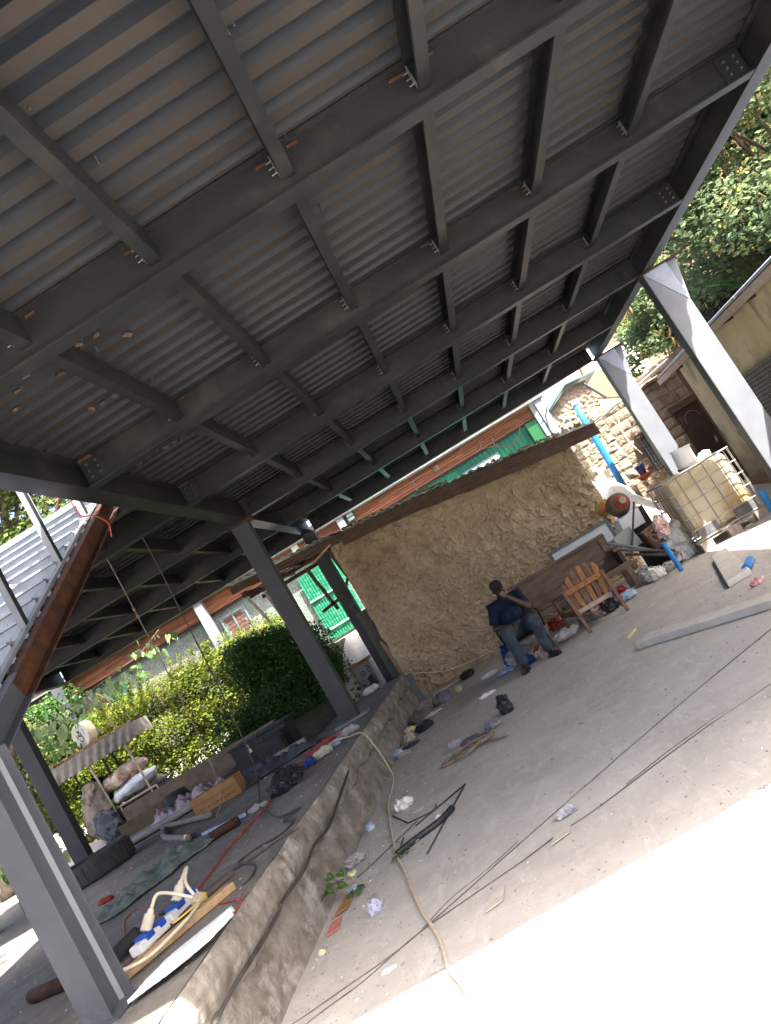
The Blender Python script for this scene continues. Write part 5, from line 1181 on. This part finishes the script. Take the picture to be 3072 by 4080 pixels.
hr_ = hand(haR - V((0, 0, -.005)), V((.75, -.45, -.05)), V((0, -.1, -1)), 1, curl=.35)
body = blob("body", skseg + hl_ + hr_, ell, skin, man, voxel=.0065, smooth=3)
def wrinkle(amp, fq, seed):
    def f(co):
        return np.array([tuple(V(p) + mn.noise_vector(V(p) * fq + V((seed, 0, 0))) * amp + mn.noise_vector(V((p[0] * fq * 3, p[1] * fq * 3, p[2] * fq * 2))) * amp * .35) for p in co])
    return f
shirt_s = [(pel + V((0, .0, .17)), che + V((0, 0, -.04)), .140, .135), (che - V((0, 0, .02)), shR, .115, .074), (che - V((0, 0, .02)), shL, .115, .074), (shR, shR.lerp(elR, .66), .074, .074), (shL, shL.lerp(elL, .55), .074, .072), (che, nk - V((0, 0, .02)), .10, .075)]
blob("shirt", shirt_s, [(pel + V((.01, -.04, .20)), (.165, .13, .12), None), (che + V((0, -.03, -.06)), (.18, .12, .13), None)], navy, man, voxel=.011, smooth=5, carve=wrinkle(.017, 13, 1))
jeans = [(pel, hiR, .12, .10), (pel, hiL, .12, .10), (hiR, knR, .118, .088), (hiL, knL, .118, .088), (knR, anR + V((0, 0, .03)), .084, .064), (knL, anL + V((0, 0, .03)), .084, .064)]
blob("jeans", jeans, [(pel + V((0, -.03, .05)), (.17, .14, .11), None)], denim, man, voxel=.011, smooth=4, carve=wrinkle(.018, 15, 4))
cp = MB(); Rt = Matrix.Rotation(.12, 3, 'X')
cp.lathe(hd_ + V((0, .005, .03)), [(.086, -.01), (.088, .02), (.082, .05), (.062, .075), (.03, .088), (.002, .09)], 28, R=Rt)
cp.v = [(p[0], hd_.y + .005 + (p[1] - hd_.y - .005) * 1.16, p[2]) for p in cp.v]
cp.grid(16, 8, lambda u, v: (hd_.x + .078 * math.cos(math.pi * (1 + u)) * (1 - .12 * v), hd_.y - .02 - .085 * abs(math.sin(math.pi * u)) ** .6 * (1) - .062 * v * math.sin(math.pi * u), hd_.z + .034 - .022 * v + .01 * math.sin(math.pi * u)))
build(cp, "cap", cap_m, man, smooth=True, solid=.004)
g1 = MB()
for sx in (-1, 1): g1.sph(hd_ + V((sx * .033, -.090, .006)), (.030, .010, .020), 16, 10)
g1.bx(hd_.x - .012, hd_.x + .012, hd_.y - .102, hd_.y - .094, hd_.z + .006, hd_.z + .013)
gl = build(g1, "sunglasses", lens_m, man, smooth=True)
build(MB().tube([hd_ + V((.064, -.082, .01)), hd_ + V((.080, -.03, .008)), hd_ + V((.083, .01, .0))], .004, 5).tube([hd_ + V((-.064, -.082, .01)), hd_ + V((-.080, -.03, .008)), hd_ + V((-.083, .01, .0))], .004, 5), "glasses_arm", lens_m, gl)
for an, ft in ((anR, ftR), (anL, ftL)):
    d = (ft - (an + V((0, .04, -.055)))); d.z = 0; d.normalize(); s_ = V((-d.y, d.x, 0)); heel = V((an.x, an.y, 0)) - d * .075
    poly = []
    for t, wv in ((0, .026), (.03, .036), (.10, .036), (.19, .046), (.25, .044), (.28, .025)): poly.append((t, wv))
    pts = [heel + d * t + s_ * wv + V((0, 0, .003)) for t, wv in poly] + [heel + d * t - s_ * wv + V((0, 0, .003)) for t, wv in reversed(poly)]
    sn = build(MB().prism(pts, (0, 0, .022)), "sandal", sandal_m, man)
    stp = MB().grid(10, 6, lambda u, v: tuple(heel + d * (.11 + .09 * v) + s_ * (.052 * math.cos(math.pi * u)) + V((0, 0, .022 + .058 * math.sin(math.pi * u)))))
    build(stp, "strap", sandal_m, sn, smooth=True, solid=.005)
pc = thing("black_armchair", "black chair with arms under the seated man", "chair", (0, 11.4, 0))
build(MB().bx(-.27, .27, 11.12, 11.58, .335, .365), "seat", black_mat, pc, bevel=.01)
m = MB().grid(12, 10, lambda u, v: (-.27 + .54 * u, 11.60 + .10 * v + .05 * math.sin(math.pi * u), .38 + .56 * v)); build(m, "backrest", black_mat, pc, smooth=True, solid=.02)
for sx in (-1, 1):
    build(MB().tube(spline([(sx * .30, 11.62, .58), (sx * .31, 11.4, .575), (sx * .31, 11.2, .55), (sx * .29, 11.14, .36)], 6), .013, 8), "armrest", cap_m, pc, smooth=True)
    build(MB().cyl((sx * .26, 11.14, .34), (sx * .29, 11.06, 0), .013), "leg", cable_grey, pc); build(MB().cyl((sx * .25, 11.56, .34), (sx * .28, 11.66, 0), .013), "leg", cable_grey, pc)

# ------------------------------------------------------------------ tank in a cage (white container)
ibc = thing("caged_tank", "milky yellow plastic water tank in a galvanised tube cage on a pallet", "tank", (3.3, 12.65, 0))
X0, X1, Y0, Y1 = 2.76, 3.80, 12.08, 13.2
def tank_body():
    m = MB(); m.bx(X0 + .05, X1 - .05, Y0 + .05, Y1 - .05, .20, 1.10); return m
o = build(tank_body(), "tank", ibc_plastic, ibc, bevel=.09)
m = MB(); m.cyl(((X0 + X1) / 2, 12.6, 1.13), ((X0 + X1) / 2, 12.6, 1.17), .1); build(m, "tank_lid", black_mat, ibc)
zc = [.17, .33, .52, .71, .90, 1.11]
for z in zc:
    m = MB(); r_ = .009 if z not in (.17, 1.11) else .014
    m.tube([(X0, Y0, z), (X1, Y0, z), (X1, Y1, z), (X0, Y1, z), (X0, Y0, z)], r_, 6); build(m, "cage_ring", ibc_cage, ibc)
for k in range(6):
    x = X0 + (X1 - X0) * k / 5; build(MB().cyl((x, Y0 + .02, .14), (x, Y0 + .02, 1.11), .0072, n=6), "cage_bar", ibc_cage, ibc); build(MB().cyl((x, Y1 - .02, .14), (x, Y1 - .02, 1.11), .0072, n=6), "cage_bar", ibc_cage, ibc)
for k in range(7):
    y = Y0 + (Y1 - Y0) * k / 6
    for x in (X0 + .0, X1 - .0): build(MB().cyl((x + (.022 if x < 3 else -.022), y, .14), (x + (.022 if x < 3 else -.022), y, 1.11), .0072, n=6), "cage_bar", ibc_cage, ibc)
for (x0_, x1_) in ((2.82, 3.12), (3.4, 3.7)):
    build(MB().bx(x0_, x1_, Y0 - .006, Y0 + .004, .18, .32), "dark_window_panel", M("dark_window_fill_%d" % int(x0_ * 10), (.06, .06, .065), (.13, .125, .12), vs=8), ibc)  # flat dark panels standing in for dark windows at the cage foot
for (x0_, x1_) in ((X0, X0 + .18), (X0 + .43, X0 + .61), (X1 - .18, X1)):
    for y in (Y0, Y1 - .14): build(MB().bx(x0_, x1_, y, y + .14, .0, .115), "pallet_block", wood_weather, ibc)
for y in (Y0, (Y0 + Y1) / 2, Y1 - .1): build(MB().bx(X0 - .01, X1 + .01, y, y + .1, .118, .138), "pallet_board", wood_weather, ibc)
bk = thing("white_bucket", "upturned white plastic bucket on top of the caged tank", "bucket", (3.1, 12.5, 1.13))
Rk = Matrix.Rotation(.1, 3, 'Y')
build(MB().lathe((3.28, 12.35, 1.145), [(.125, 0), (.145, .03), (.150, .05), (.14, .27), (.155, .275), (.155, .29), (.02, .292)], 26, R=Rk), "bucket_body", white_plastic, bk, smooth=False)
crumple((3.55, 12.35, 1.12), (.10, .07, .06), white_plastic, "white_bag", "bright white and light blue bag beside the bucket on the tank", "bag", 41)
# jar-like clay vessel lying beside the shed corner, painted end
jr = thing("clay_vessel", "brown clay vessel with red painted neck lying beside the shed corner", "vessel", (2.45, 13.4, 1.0))
Rj = V((.12, -.9, .1)).normalized().to_track_quat('Z', 'Y').to_matrix()
build(MB().lathe((2.36, 13.6, 1.16), [(.02, -.28), (.12, -.24), (.185, -.1), (.19, 0), (.17, .1), (.11, .17)], 26, R=Rj), "vessel_body", clay, jr, smooth=True)
build(MB().lathe((2.36, 13.6, 1.16), [(.112, .165), (.10, .2), (.06, .23), (.045, .25)], 24, R=Rj), "painted_neck", clay_red, jr, smooth=True)
build(MB().lathe((2.36, 13.6, 1.16), [(.046, .245), (.052, .27), (.05, .31), (.03, .315), (.02, .28)], 20, R=Rj), "spout", rope_m, jr, smooth=True)
one(MB().sph((2.2, 13.95, 1.22), (.16, .12, .14), 20, 14), "painted_gourd", fruit, "orange and green painted gourd behind the clay vessel", "gourd", smooth=True)
m = MB(); m.bx(2.28, 2.62, 13.35, 13.9, 0, .98); displace(m, .015, 3); one(m, "dark_crate", M("burnt_black_box", (.035, .028, .028), None), "dark burnt box carrying the clay vessel", "crate")
# framed glass pane leaning on the wall
fp = thing("framed_pane", "blue grey framed window pane standing on the bench rim against the wall", "window frame", (1.65, 14.6, .6))
for (x0_, x1_, z0_, z1_) in ((1.06, 2.24, .98, 1.03), (1.06, 2.24, .62, .67), (1.06, 1.11, .671, .979), (2.19, 2.24, .671, .979)): build(MB().bx(x0_, x1_, 14.58, 14.62, z0_, z1_), "frame_bar", frame_grey, fp)
build(MB().bx(1.11, 2.19, 14.595, 14.605, .67, .98), "pane", glass_white, fp)
# white appliance panel, speaker/fan box, pipes, rubble right of the bench
one(MB().prism([(2.12, 13.2, .72), (2.5, 13.2, .72), (2.52, 13.2, .98), (2.16, 13.2, .96)], (0, .5, 0)), "white_appliance", ceramic, "white enamel appliance casing lying on the rubbish heap", "appliance", bevel=.01)
one(MB().prism([(1.9, 12.95, .45), (2.25, 12.95, .5), (2.2, 12.9, .82), (1.9, 12.9, .78)], (0, .04, 0)), "glass_sheet", M("dusty_glass", (.33, .36, .33), (.26, .29, .27), vs=4, rough=.3), "dusty greenish glass sheet leaning over the bench arm", "glass")
fb = thing("old_fan_box", "rusty brown box with round fan grille in the rubbish heap", "fan box", (2.42, 12.7, .2))
build(MB().box((2.44, 12.75, .50), (.30, .22, .34), Matrix.Rotation(-.15, 3, 'Y')), "case", M("rust_brown_case", (.22, .13, .075), (.15, .085, .05), vs=6), fb, bevel=.01)
m = MB(); m.tube([(2.42 + .09 * math.cos(a), 12.62, .52 + .09 * math.sin(a)) for a in np.linspace(0, 6.28, 22)], .014, 6); 
for a in (.5, 2.6, 4.7): m.tube([(2.42, 12.62, .52), (2.42 + .09 * math.cos(a), 12.62, .52 + .09 * math.sin(a))], .012, 5)
build(m, "fan_ring", wood_weather, fb)
heap = [((2.62, 12.55, 0), (.17, .16, .34), paper, "white_sack", "bright white sack in the heap beside the tank", "sack"), ((2.50, 12.4, .45), (.09, .1, .18), M("pink_print_bag", (.6, .35, .3), (.65, .6, .55), vs=9), "printed_bag", "pink printed bag hanging on the heap beside the tank", "bag"),
        ((2.25, 12.35, 0), (.16, .18, .07), clearbag, "clear_plastic", "clear plastic sheet at the foot of the rubbish heap", "plastic"), ((2.05, 12.3, 0), (.15, .2, .09), paper, "white_bag", "white bag under the grey pipes", "bag"),
        ((1.95, 12.55, 0), (.14, .2, .12), clearbag, "clear_bag", "pale plastic bag behind the bench leg", "bag"), ((1.50, 12.2, 0), (.08, .10, .10), red_bag, "red_bag", "red bag under the bench beside the slatted chair", "bag"),
        ((1.5, 11.95, 0), (.14, .14, .06), ltblue_bag, "blue_bag", "light blue and white bag in front of the red bag", "bag"), ((.95, 12.1, 0), (.2, .2, .1), M("dark_mixed_rubbish", (.12, .10, .09), (.3, .25, .22), vs=8), "rubbish_heap", "mixed dark rubbish under the slatted chair", "rubbish"),
        ((.45, 11.95, .14), (.10, .12, .09), red_bag, "red_cloth", "bright red cloth between the man and the slatted chair", "cloth"), ((.5, 11.75, 0), (.2, .16, .07), paper, "white_paper", "crumpled white paper between the man and the slatted chair", "paper"),
        ((.12, 11.5, .06), (.14, .08, .05), red_bag, "red_sheet", "red sheet under the man's chair", "sheet"), ((.1, 11.25, 0), (.12, .1, .07), M("patterned_plastic", (.35, .18, .16), (.4, .38, .4), vs=12), "patterned_bag", "patterned transparent bag between the man's feet", "bag"),
        ((-.33, 11.75, 0), (.1, .1, .2), blue_bag, "blue_bag", "dark blue bag hanging behind the man's right side", "bag"), ((-.2, 11.55, 0), (.2, .14, .14), M("grey_mixed_bags", (.16, .17, .17), (.3, .31, .3), vs=8), "grey_bags", "grey bags piled behind the man's legs", "bags"),
        ((-.42, 11.75, 0), (.2, .13, .04), ltblue_bag, "blue_sheet", "light blue plastic sheet behind the man's right leg", "sheet"), ((-.17, 11.3, 0), (.10, .08, .08), blue_bag, "blue_bundle", "bright blue bundle behind the man's right calf", "bundle"),
        ((-.75, 12.4, 0), (.14, .1, .03), paper, "white_scraps", "white scraps at the foot of the plaster wall", "scrap"), ((1.2, 11.75, 0), (.1, .1, .1), black_mat, "black_tin", "black round tin under the slatted chair", "tin")]
for k, (c, r_, mt, nm, lb, ca) in enumerate(heap): crumple(c, r_, mt, nm, lb, ca, 50 + k, amp=.55, fr=2.6)
for k, (p, q, r_, lb) in enumerate((((1.75, 12.7, .78), (2.4, 12.5, .22), .025, "dark grey pipe leaning right over the bench arm"), ((1.85, 12.6, .6), (2.5, 12.45, .2), .02, "lower grey pipe in the bundle beside the bench"), ((1.9, 12.7, .5), (2.45, 12.4, .15), .022, "grey pipe near the ground beside the bench"), ((2.02, 12.9, .45), (2.42, 12.7, 1.1), .016, "thin grey rod leaning up towards the tank"))):
    one(MB().cyl(p, q, r_, n=8), "grey_pipe", cable_grey if k != 0 else frame_grey, lb, "pipe")
# blue pipes
one(MB().cyl((2.25, 11.66, .46), (2.27, 11.68, -.02), .035, n=16, cap=True), "blue_pipe", blue_pipe, "upright blue pipe stub in front of the rubbish heap", "pipe")
one(MB().cyl((2.36, 9.02, .055), (2.28, 8.87, .055), .045, n=16).cyl((2.36, 9.02, .055), (2.45, 9.2, .055), .045, n=16), "blue_pipe", blue_pipe, "short blue pipe lying near the grey foam block", "pipe")
one(MB().cyl((3.95, 12.4, .30), (3.9, 12.3, -.02), .06, n=18), "blue_pipe", blue_pipe, "thick blue pipe stub to the right of the caged tank", "pipe")
one(MB().tube([(3.6, 19, 1.15), (3.64, 19, 2.0), (3.66, 19, 2.9), (3.69, 19, 3.45)], .075, 18), "tall_blue_pipe", blue_pipe, "tall blue pipe standing against the sunlit block wall", "pipe", smooth=True)
one(MB().cyl((3.69, 19, 3.44), (3.72, 19, 3.55), .09, n=18), "pipe_collar", white_plastic, "pale collar on the top of the tall blue pipe", "pipe fitting")
one(MB().bx(3.22, 3.42, 18.6, 18.7, .9, 1.95), "wood_slab", wood_weather, "pale weathered plank standing left of the tall blue pipe", "plank")
one(MB().cyl((3.1, 18.6, .9), (3.12, 18.6, 1.75), .06, n=14), "blue_pipe", blue_pipe, "shorter blue pipe beside the weathered plank", "pipe")
# foam block and timber in the yard, other loose pieces
one(MB().prism([(2.52, 10.9, .0), (2.76, 11.0, .0), (2.27, 8.72, 0), (2.0, 8.72, 0)][::1], (0, 0, .07)), "foam_block", foam, "dusty grey white foam slab lying on the yard near the short blue pipe", "slab", bevel=.01)
plankbox((.95, 8.35), (2.15, 6.55), .22, .07, foam, "timber_beam", "long flat grey timber lying at the right edge of the yard", z=.0, cat="timber")
crumple((2.1, 8.08, 0), (.07, .05, .04), M("purple_pink", (.3, .06, .12), (.7, .5, .45), vs=14), "purple_scrap", "small purple and pink lump right of the short blue pipe", "scrap", 71)
one(MB().box((.98, 9.2, .02), (.03, .3, .02), Matrix.Rotation(-.5, 3, 'Z')), "yellow_strip", yellow_pk, "small yellow green strip lying between the chair and the timber", "strip")

# ------------------------------------------------------------------ litter on the yard
lit = [((-.57, 8.96), (.10, .14, .13), black_plastic, "black_bag", "small upright black bag near the middle of the yard", "bag"),
       ((-.75, 8.62), (.13, .15, .05), M("blue_brown_rag", (.10, .16, .26), (.25, .19, .15), vs=8), "blue_rag", "blue and brown rag next to the upright black bag", "rag"),
       ((-1.02, 8.52), (.14, .12, .04), cloth_grey, "grey_rag", "grey rag under the brown rope coil", "rag"),
       ((-1.22, 8.72), (.11, .10, .05), clearbag, "clear_bag", "clear bag at the end of the brown rope coil", "bag"),
       ((-.80, 10.75), (.16, .07, .03), paper, "white_shard", "white plastic shard alone in the yard beyond the rope coil", "shard"),
       ((-1.75, 11.0), (.18, .16, .07), black_plastic, "black_bag", "flattened black bag near the platform foot", "bag"),
       ((-1.56, 12.5), (.20, .2, .10), M("grey_blue_bag", (.08, .10, .14), (.2, .2, .22), vs=9), "tied_bag", "tied grey blue bag at the end of the platform", "bag"),
       ((-1.62, 13.1), (.2, .14, .06), black_plastic, "black_bag", "black bag with long tail beside the tied bag", "bag"),
       ((-1.15, 13.7), (.15, .14, .08), black_plastic, "black_bag", "black bag nearest the plaster wall", "bag"),
       ((-1.28, 12.7), (.07, .07, .05), yellow_pk, "yellow_bag", "yellowish bag beside the tied bag", "bag"),
       ((-1.88, 12.0), (.25, .18, .10), M("olive_rag", (.07, .075, .07), (.12, .12, .11), vs=7), "olive_rag", "dark olive rag heap against the platform end", "rag"),
       ((-1.72, 11.9), (.22, .12, .03), M("pink_sheet", (.42, .26, .25), (.5, .46, .45), vs=7), "pink_sheet", "pink and grey plastic sheet beside the olive rag", "sheet"),
       ((-2.0, 11.4), (.10, .08, .06), yellow_pk, "yellow_wrapper", "yellow wrapper in the corner by the platform face", "wrapper"),
       ((-1.95, 10.75), (.09, .09, .07), cardboard_pale, "pale_cup", "pale broken cup at the foot of the platform", "cup"),
       ((-2.05, 10.1), (.08, .08, .06), ltblue_bag, "blue_packet", "blue packet by the platform foot near the broken cup", "packet"),
       ((-1.95, 9.95), (.12, .08, .04), clearbag, "clear_wrapper", "clear wrapper next to the blue packet by the platform", "wrapper"),
       ((-1.93, 10.3), (.2, .05, .03), black_mat, "dark_strip", "dark strip of rubbish along the platform foot", "scrap"),
       ((-1.68, 7.38), (.11, .10, .06), paper, "white_paper", "crumpled white paper beside the long rope", "paper"),
       ((-1.53, 7.05), (.10, .08, .012), cardboard_pale, "cardboard_piece", "torn cardboard between the white paper and the black rods", "cardboard"),
       ((-2.02, 7.3), (.05, .05, .04), ltblue_bag, "blue_packet", "small crumpled blue packet between platform and rope", "packet"),
       ((-2.03, 6.5), (.12, .13, .05), clearbag, "clear_bag", "dull clear plastic bag at the foot of the platform", "bag"),
       ((-2.02, 6.25), (.05, .07, .02), yellow_pk, "yellow_packet", "yellow and black packet below the clear bag", "packet"),
       ((-1.95, 5.86), (.05, .12, .015), ltblue_bag, "striped_packet", "long blue and yellow striped packet on the yard", "packet"),
       ((-1.66, 5.18), (.06, .08, .045), M("silver_sachet", (.45, .45, .55), (.3, .3, .45), vs=14, rough=.3), "silver_sachet", "silver and violet sachet on the yard", "sachet"),
       ((-.33, 4.97), (.10, .06, .03), M("greyish_cloth", (.42, .40, .42), (.15, .15, .19), vs=14), "grey_rag", "small grey and navy rag lying by the long wires", "rag"),
       ((-1.44, 4.22), (.06, .03, .01), paper, "white_stick", "small white strip by the edge of the shade", "scrap"),
       ((-2.0, 4.97), (.025, .03, .02), yellow_pk, "yellow_lump", "tiny yellow cap at the foot of the platform", "cap"),
       ((-1.28, 6.42), (.03, .03, .02), paper, "white_crumb", "small white lump beside the black rods", "scrap"),
       ((-1.45, 6.2), (.05, .1, .02), clearbag, "clear_scrap", "clear scrap under the black tube", "scrap")]
for k, ((x, y), r_, mt, nm, lb, ca) in enumerate(lit): crumple((x, y, .0), tuple(q * .8 for q in r_), mt, nm, lb, ca, 100 + k, amp=.5, fr=2.6, nu=22, nv=14)
def flat(poly, z, mat, name, label, cat):
    return one(MB().prism([(x, y, z) for x, y in poly], (0, 0, .006)), name, mat, label, cat)
flat([(-.88, 4.24), (-.78, 4.27), (-.76, 4.44), (-.85, 4.43)], .008, cardboard_pale, "card_piece", "square pale card piece at the edge of the shade", "card")
flat([(-.47, 4.62), (-.35, 4.66), (-.33, 4.76), (-.44, 4.72)], .008, cardboard_pale, "card_piece", "thin faded card piece between the long wires", "card")
flat([(-2.02, 5.2), (-1.93, 5.22), (-1.95, 5.42), (-2.02, 5.4)], .01, pink_pk, "red_tile", "broken pinkish red tile at the foot of the platform", "tile")
flat([(-2.02, 5.5), (-1.92, 5.52), (-1.92, 5.78), (-1.99, 5.8)], .012, cardboard, "brown_card", "torn brown card at the foot of the platform", "card")
gp = thing("small_weed", "small green weed growing at the foot of the platform wall", "plant", (-2.05, 5.8, .0))
for k in range(9): inst(hm[0], "leaf", (-2.04 + rnd.uniform(-.05, .06), 5.8 + rnd.uniform(-.2, .2), .10 + rnd.uniform(0, .08)), gp, R=(1.2, rnd.uniform(-.5, .5), rnd.uniform(0, 6)), sc=(.08,) * 3)
gp = thing("leaf_sprig", "green leaf sprig beside the striped packet", "plant", (-1.88, 5.76, .0))
for k in range(10): inst(hm[0], "leaf", (-1.88 + rnd.uniform(-.06, .06), 5.76 + rnd.uniform(-.08, .08), .03), gp, R=(1.3, 0, rnd.uniform(0, 6)), sc=(.06,) * 3)
gp = thing("leaf_sprig", "green leaf sprig at the end of the black tube", "plant", (-1.55, 6.0, .0))
for k in range(10): inst(hm[0], "leaf", (-1.55 + rnd.uniform(-.06, .06), 6.0 + rnd.uniform(-.08, .08), .03), gp, R=(1.3, 0, rnd.uniform(0, 6)), sc=(.05,) * 3)
# brown rope coil
pts = []
for k in range(46):
    a = k * .55; pts.append((-.98 + .16 * math.cos(a) + .10 * math.sin(a * .37), 8.22 + .22 * math.sin(a) + .1 * math.cos(a * .29), .02 + .0025 * (k % 12)))
pts += [(-.80, 8.0, .02), (-.70, 7.86, .02), (-.62, 7.8, .02)]
one(MB().tube(spline(pts, 4), .010, 6), "rope_coil", rope_brown, "coil of dusty brown rope in the middle of the yard", "rope", smooth=True)
wire([(-1.05, 8.1), (-1.2, 8.05), (-1.33, 8.1), (-1.3, 8.25), (-1.2, 8.3)], .014, rope_brown, "rope_tail", "loose brown rope end beside the rope coil", "rope", z=.0)
# long thin wires
wire([(-2.1, 4.2), (-1.83, 4.28), (-1.47, 4.38), (-1.21, 4.53), (-.70, 4.90), (-.1, 5.32), (.34, 5.62), (.84, 5.94), (1.51, 6.34), (2.4, 6.85)], .0038, cable_grey, "long_wire", "upper dark wire stretched diagonally over the yard", "wire", z=.0)
wire([(-2.0, 4.1), (-1.81, 4.19), (-1.59, 4.27), (-1.32, 4.46), (-1.04, 4.55), (-.66, 4.65), (-.4, 4.75), (-.19, 4.79), (.19, 4.94), (.61, 5.09), (1.09, 5.2), (2.0, 5.5)], .0038, cable_grey, "long_wire", "lower dark wire nearer the sunlight on the yard", "wire", z=.0)
wire([(-1.3, 4.47), (-1.1, 4.70), (-.88, 4.82), (-.66, 4.99)], .0026, cable_grey, "short_wire", "thin wire close to the crossing of the long wires", "wire", z=.0)
wire([(.05, 4.92), (.4, 5.08), (.8, 5.2)], .0026, cable_grey, "short_wire", "thin double wire beside the lower long wire", "wire", z=.0)
wire([(-1.95, 6.1), (-1.75, 6.35), (-1.5, 6.7)], .006, cable_grey, "thin_stick", "thin dark stick between platform foot and rope", "stick", z=.0)
for k, (p, lb) in enumerate(([[(-1.06, 6.98), (-1.33, 5.72)], "long thin black rod on the yard"], [[(-1.06, 6.98), (-1.5, 6.58)], "second thin black rod meeting the long one at a point"], [[(-1.80, 7.32), (-1.59, 6.79)], "short black bar near the white paper"], [[(-1.59, 6.79), (-1.36, 6.73), (-1.33, 6.86)], "hooked black bar end"], [[(-1.6, 6.45), (-1.59, 6.03)], "short black rod touching the rope"])):
    wire(p[0] if False else p, .007, cable_black, "black_rod", lb, "rod", z=.0)
wire([(-1.60, 6.05), (-1.45, 6.15), (-1.25, 6.26), (-1.15, 6.42)], .024, black_plastic, "black_tube", "thick crumpled black tube among the thin rods", "tube", z=.0, sides=10)
# timber strip by the wall
one(MB().box((-1.45, 13.95, .02), (.75, .05, .03), Matrix.Rotation(.25, 3, 'Z')), "wood_strip", wood_weather, "pale wood strip at the left foot of the plaster wall", "strip")
wire([(-2.0, 14.5, .45), (-1.5, 14.45, .22), (-1.0, 14.4, .14), (-.6, 14.3, .12)], .008, cable_cream, "wall_cable", "thin pale cable drooping along the foot of the plaster wall", "cable")
# uncountable chips, leaves and crumbs
R = np.random.default_rng(5)
vs, fs = [], []
for k in range(5200):
    if k < 2600: x, y = R.uniform(-2.05, 3.2), 3.2 + 11 * R.random() ** 1.5
    elif k < 3900: x, y = -2.05 + abs(R.normal(0, .35)), R.uniform(3, 14)
    else: x, y = R.uniform(-6, -2.2), R.uniform(3.5, 11.8)
    z = PT if x < -2.15 else 0.0; s_ = R.uniform(.003, .012) * (1.7 if R.random() < .08 else 1); a = R.uniform(0, 3.14); o_ = len(vs); h = s_ * R.uniform(.2, .7)
    el = R.uniform(.4, 1.6)
    for dx, dy in ((-1, -.5), (1, -.6), (.8, .6), (-.7, .7)): vs.append((x + s_ * (dx * el * math.cos(a) - dy * math.sin(a)), y + s_ * (dx * el * math.sin(a) + dy * math.cos(a)), z + .003))
    vs.append((x + R.uniform(-.3, .3) * s_, y, z + .004 + h)); fs += [(o_, o_ + 1, o_ + 4), (o_ + 1, o_ + 2, o_ + 4), (o_ + 2, o_ + 3, o_ + 4), (o_ + 3, o_, o_ + 4)]
o = build(MB().add(vs, fs), "grit", M("mixed_grit", (.42, .40, .37), (.19, .17, .15), vs=9, contrast=(.45, .55), bump=0, rough=.9), base=(0, 0, 0)); props(o, "scattered grit, stone chips and dry leaf crumbs over yard and platform", "grit", kind='stuff')
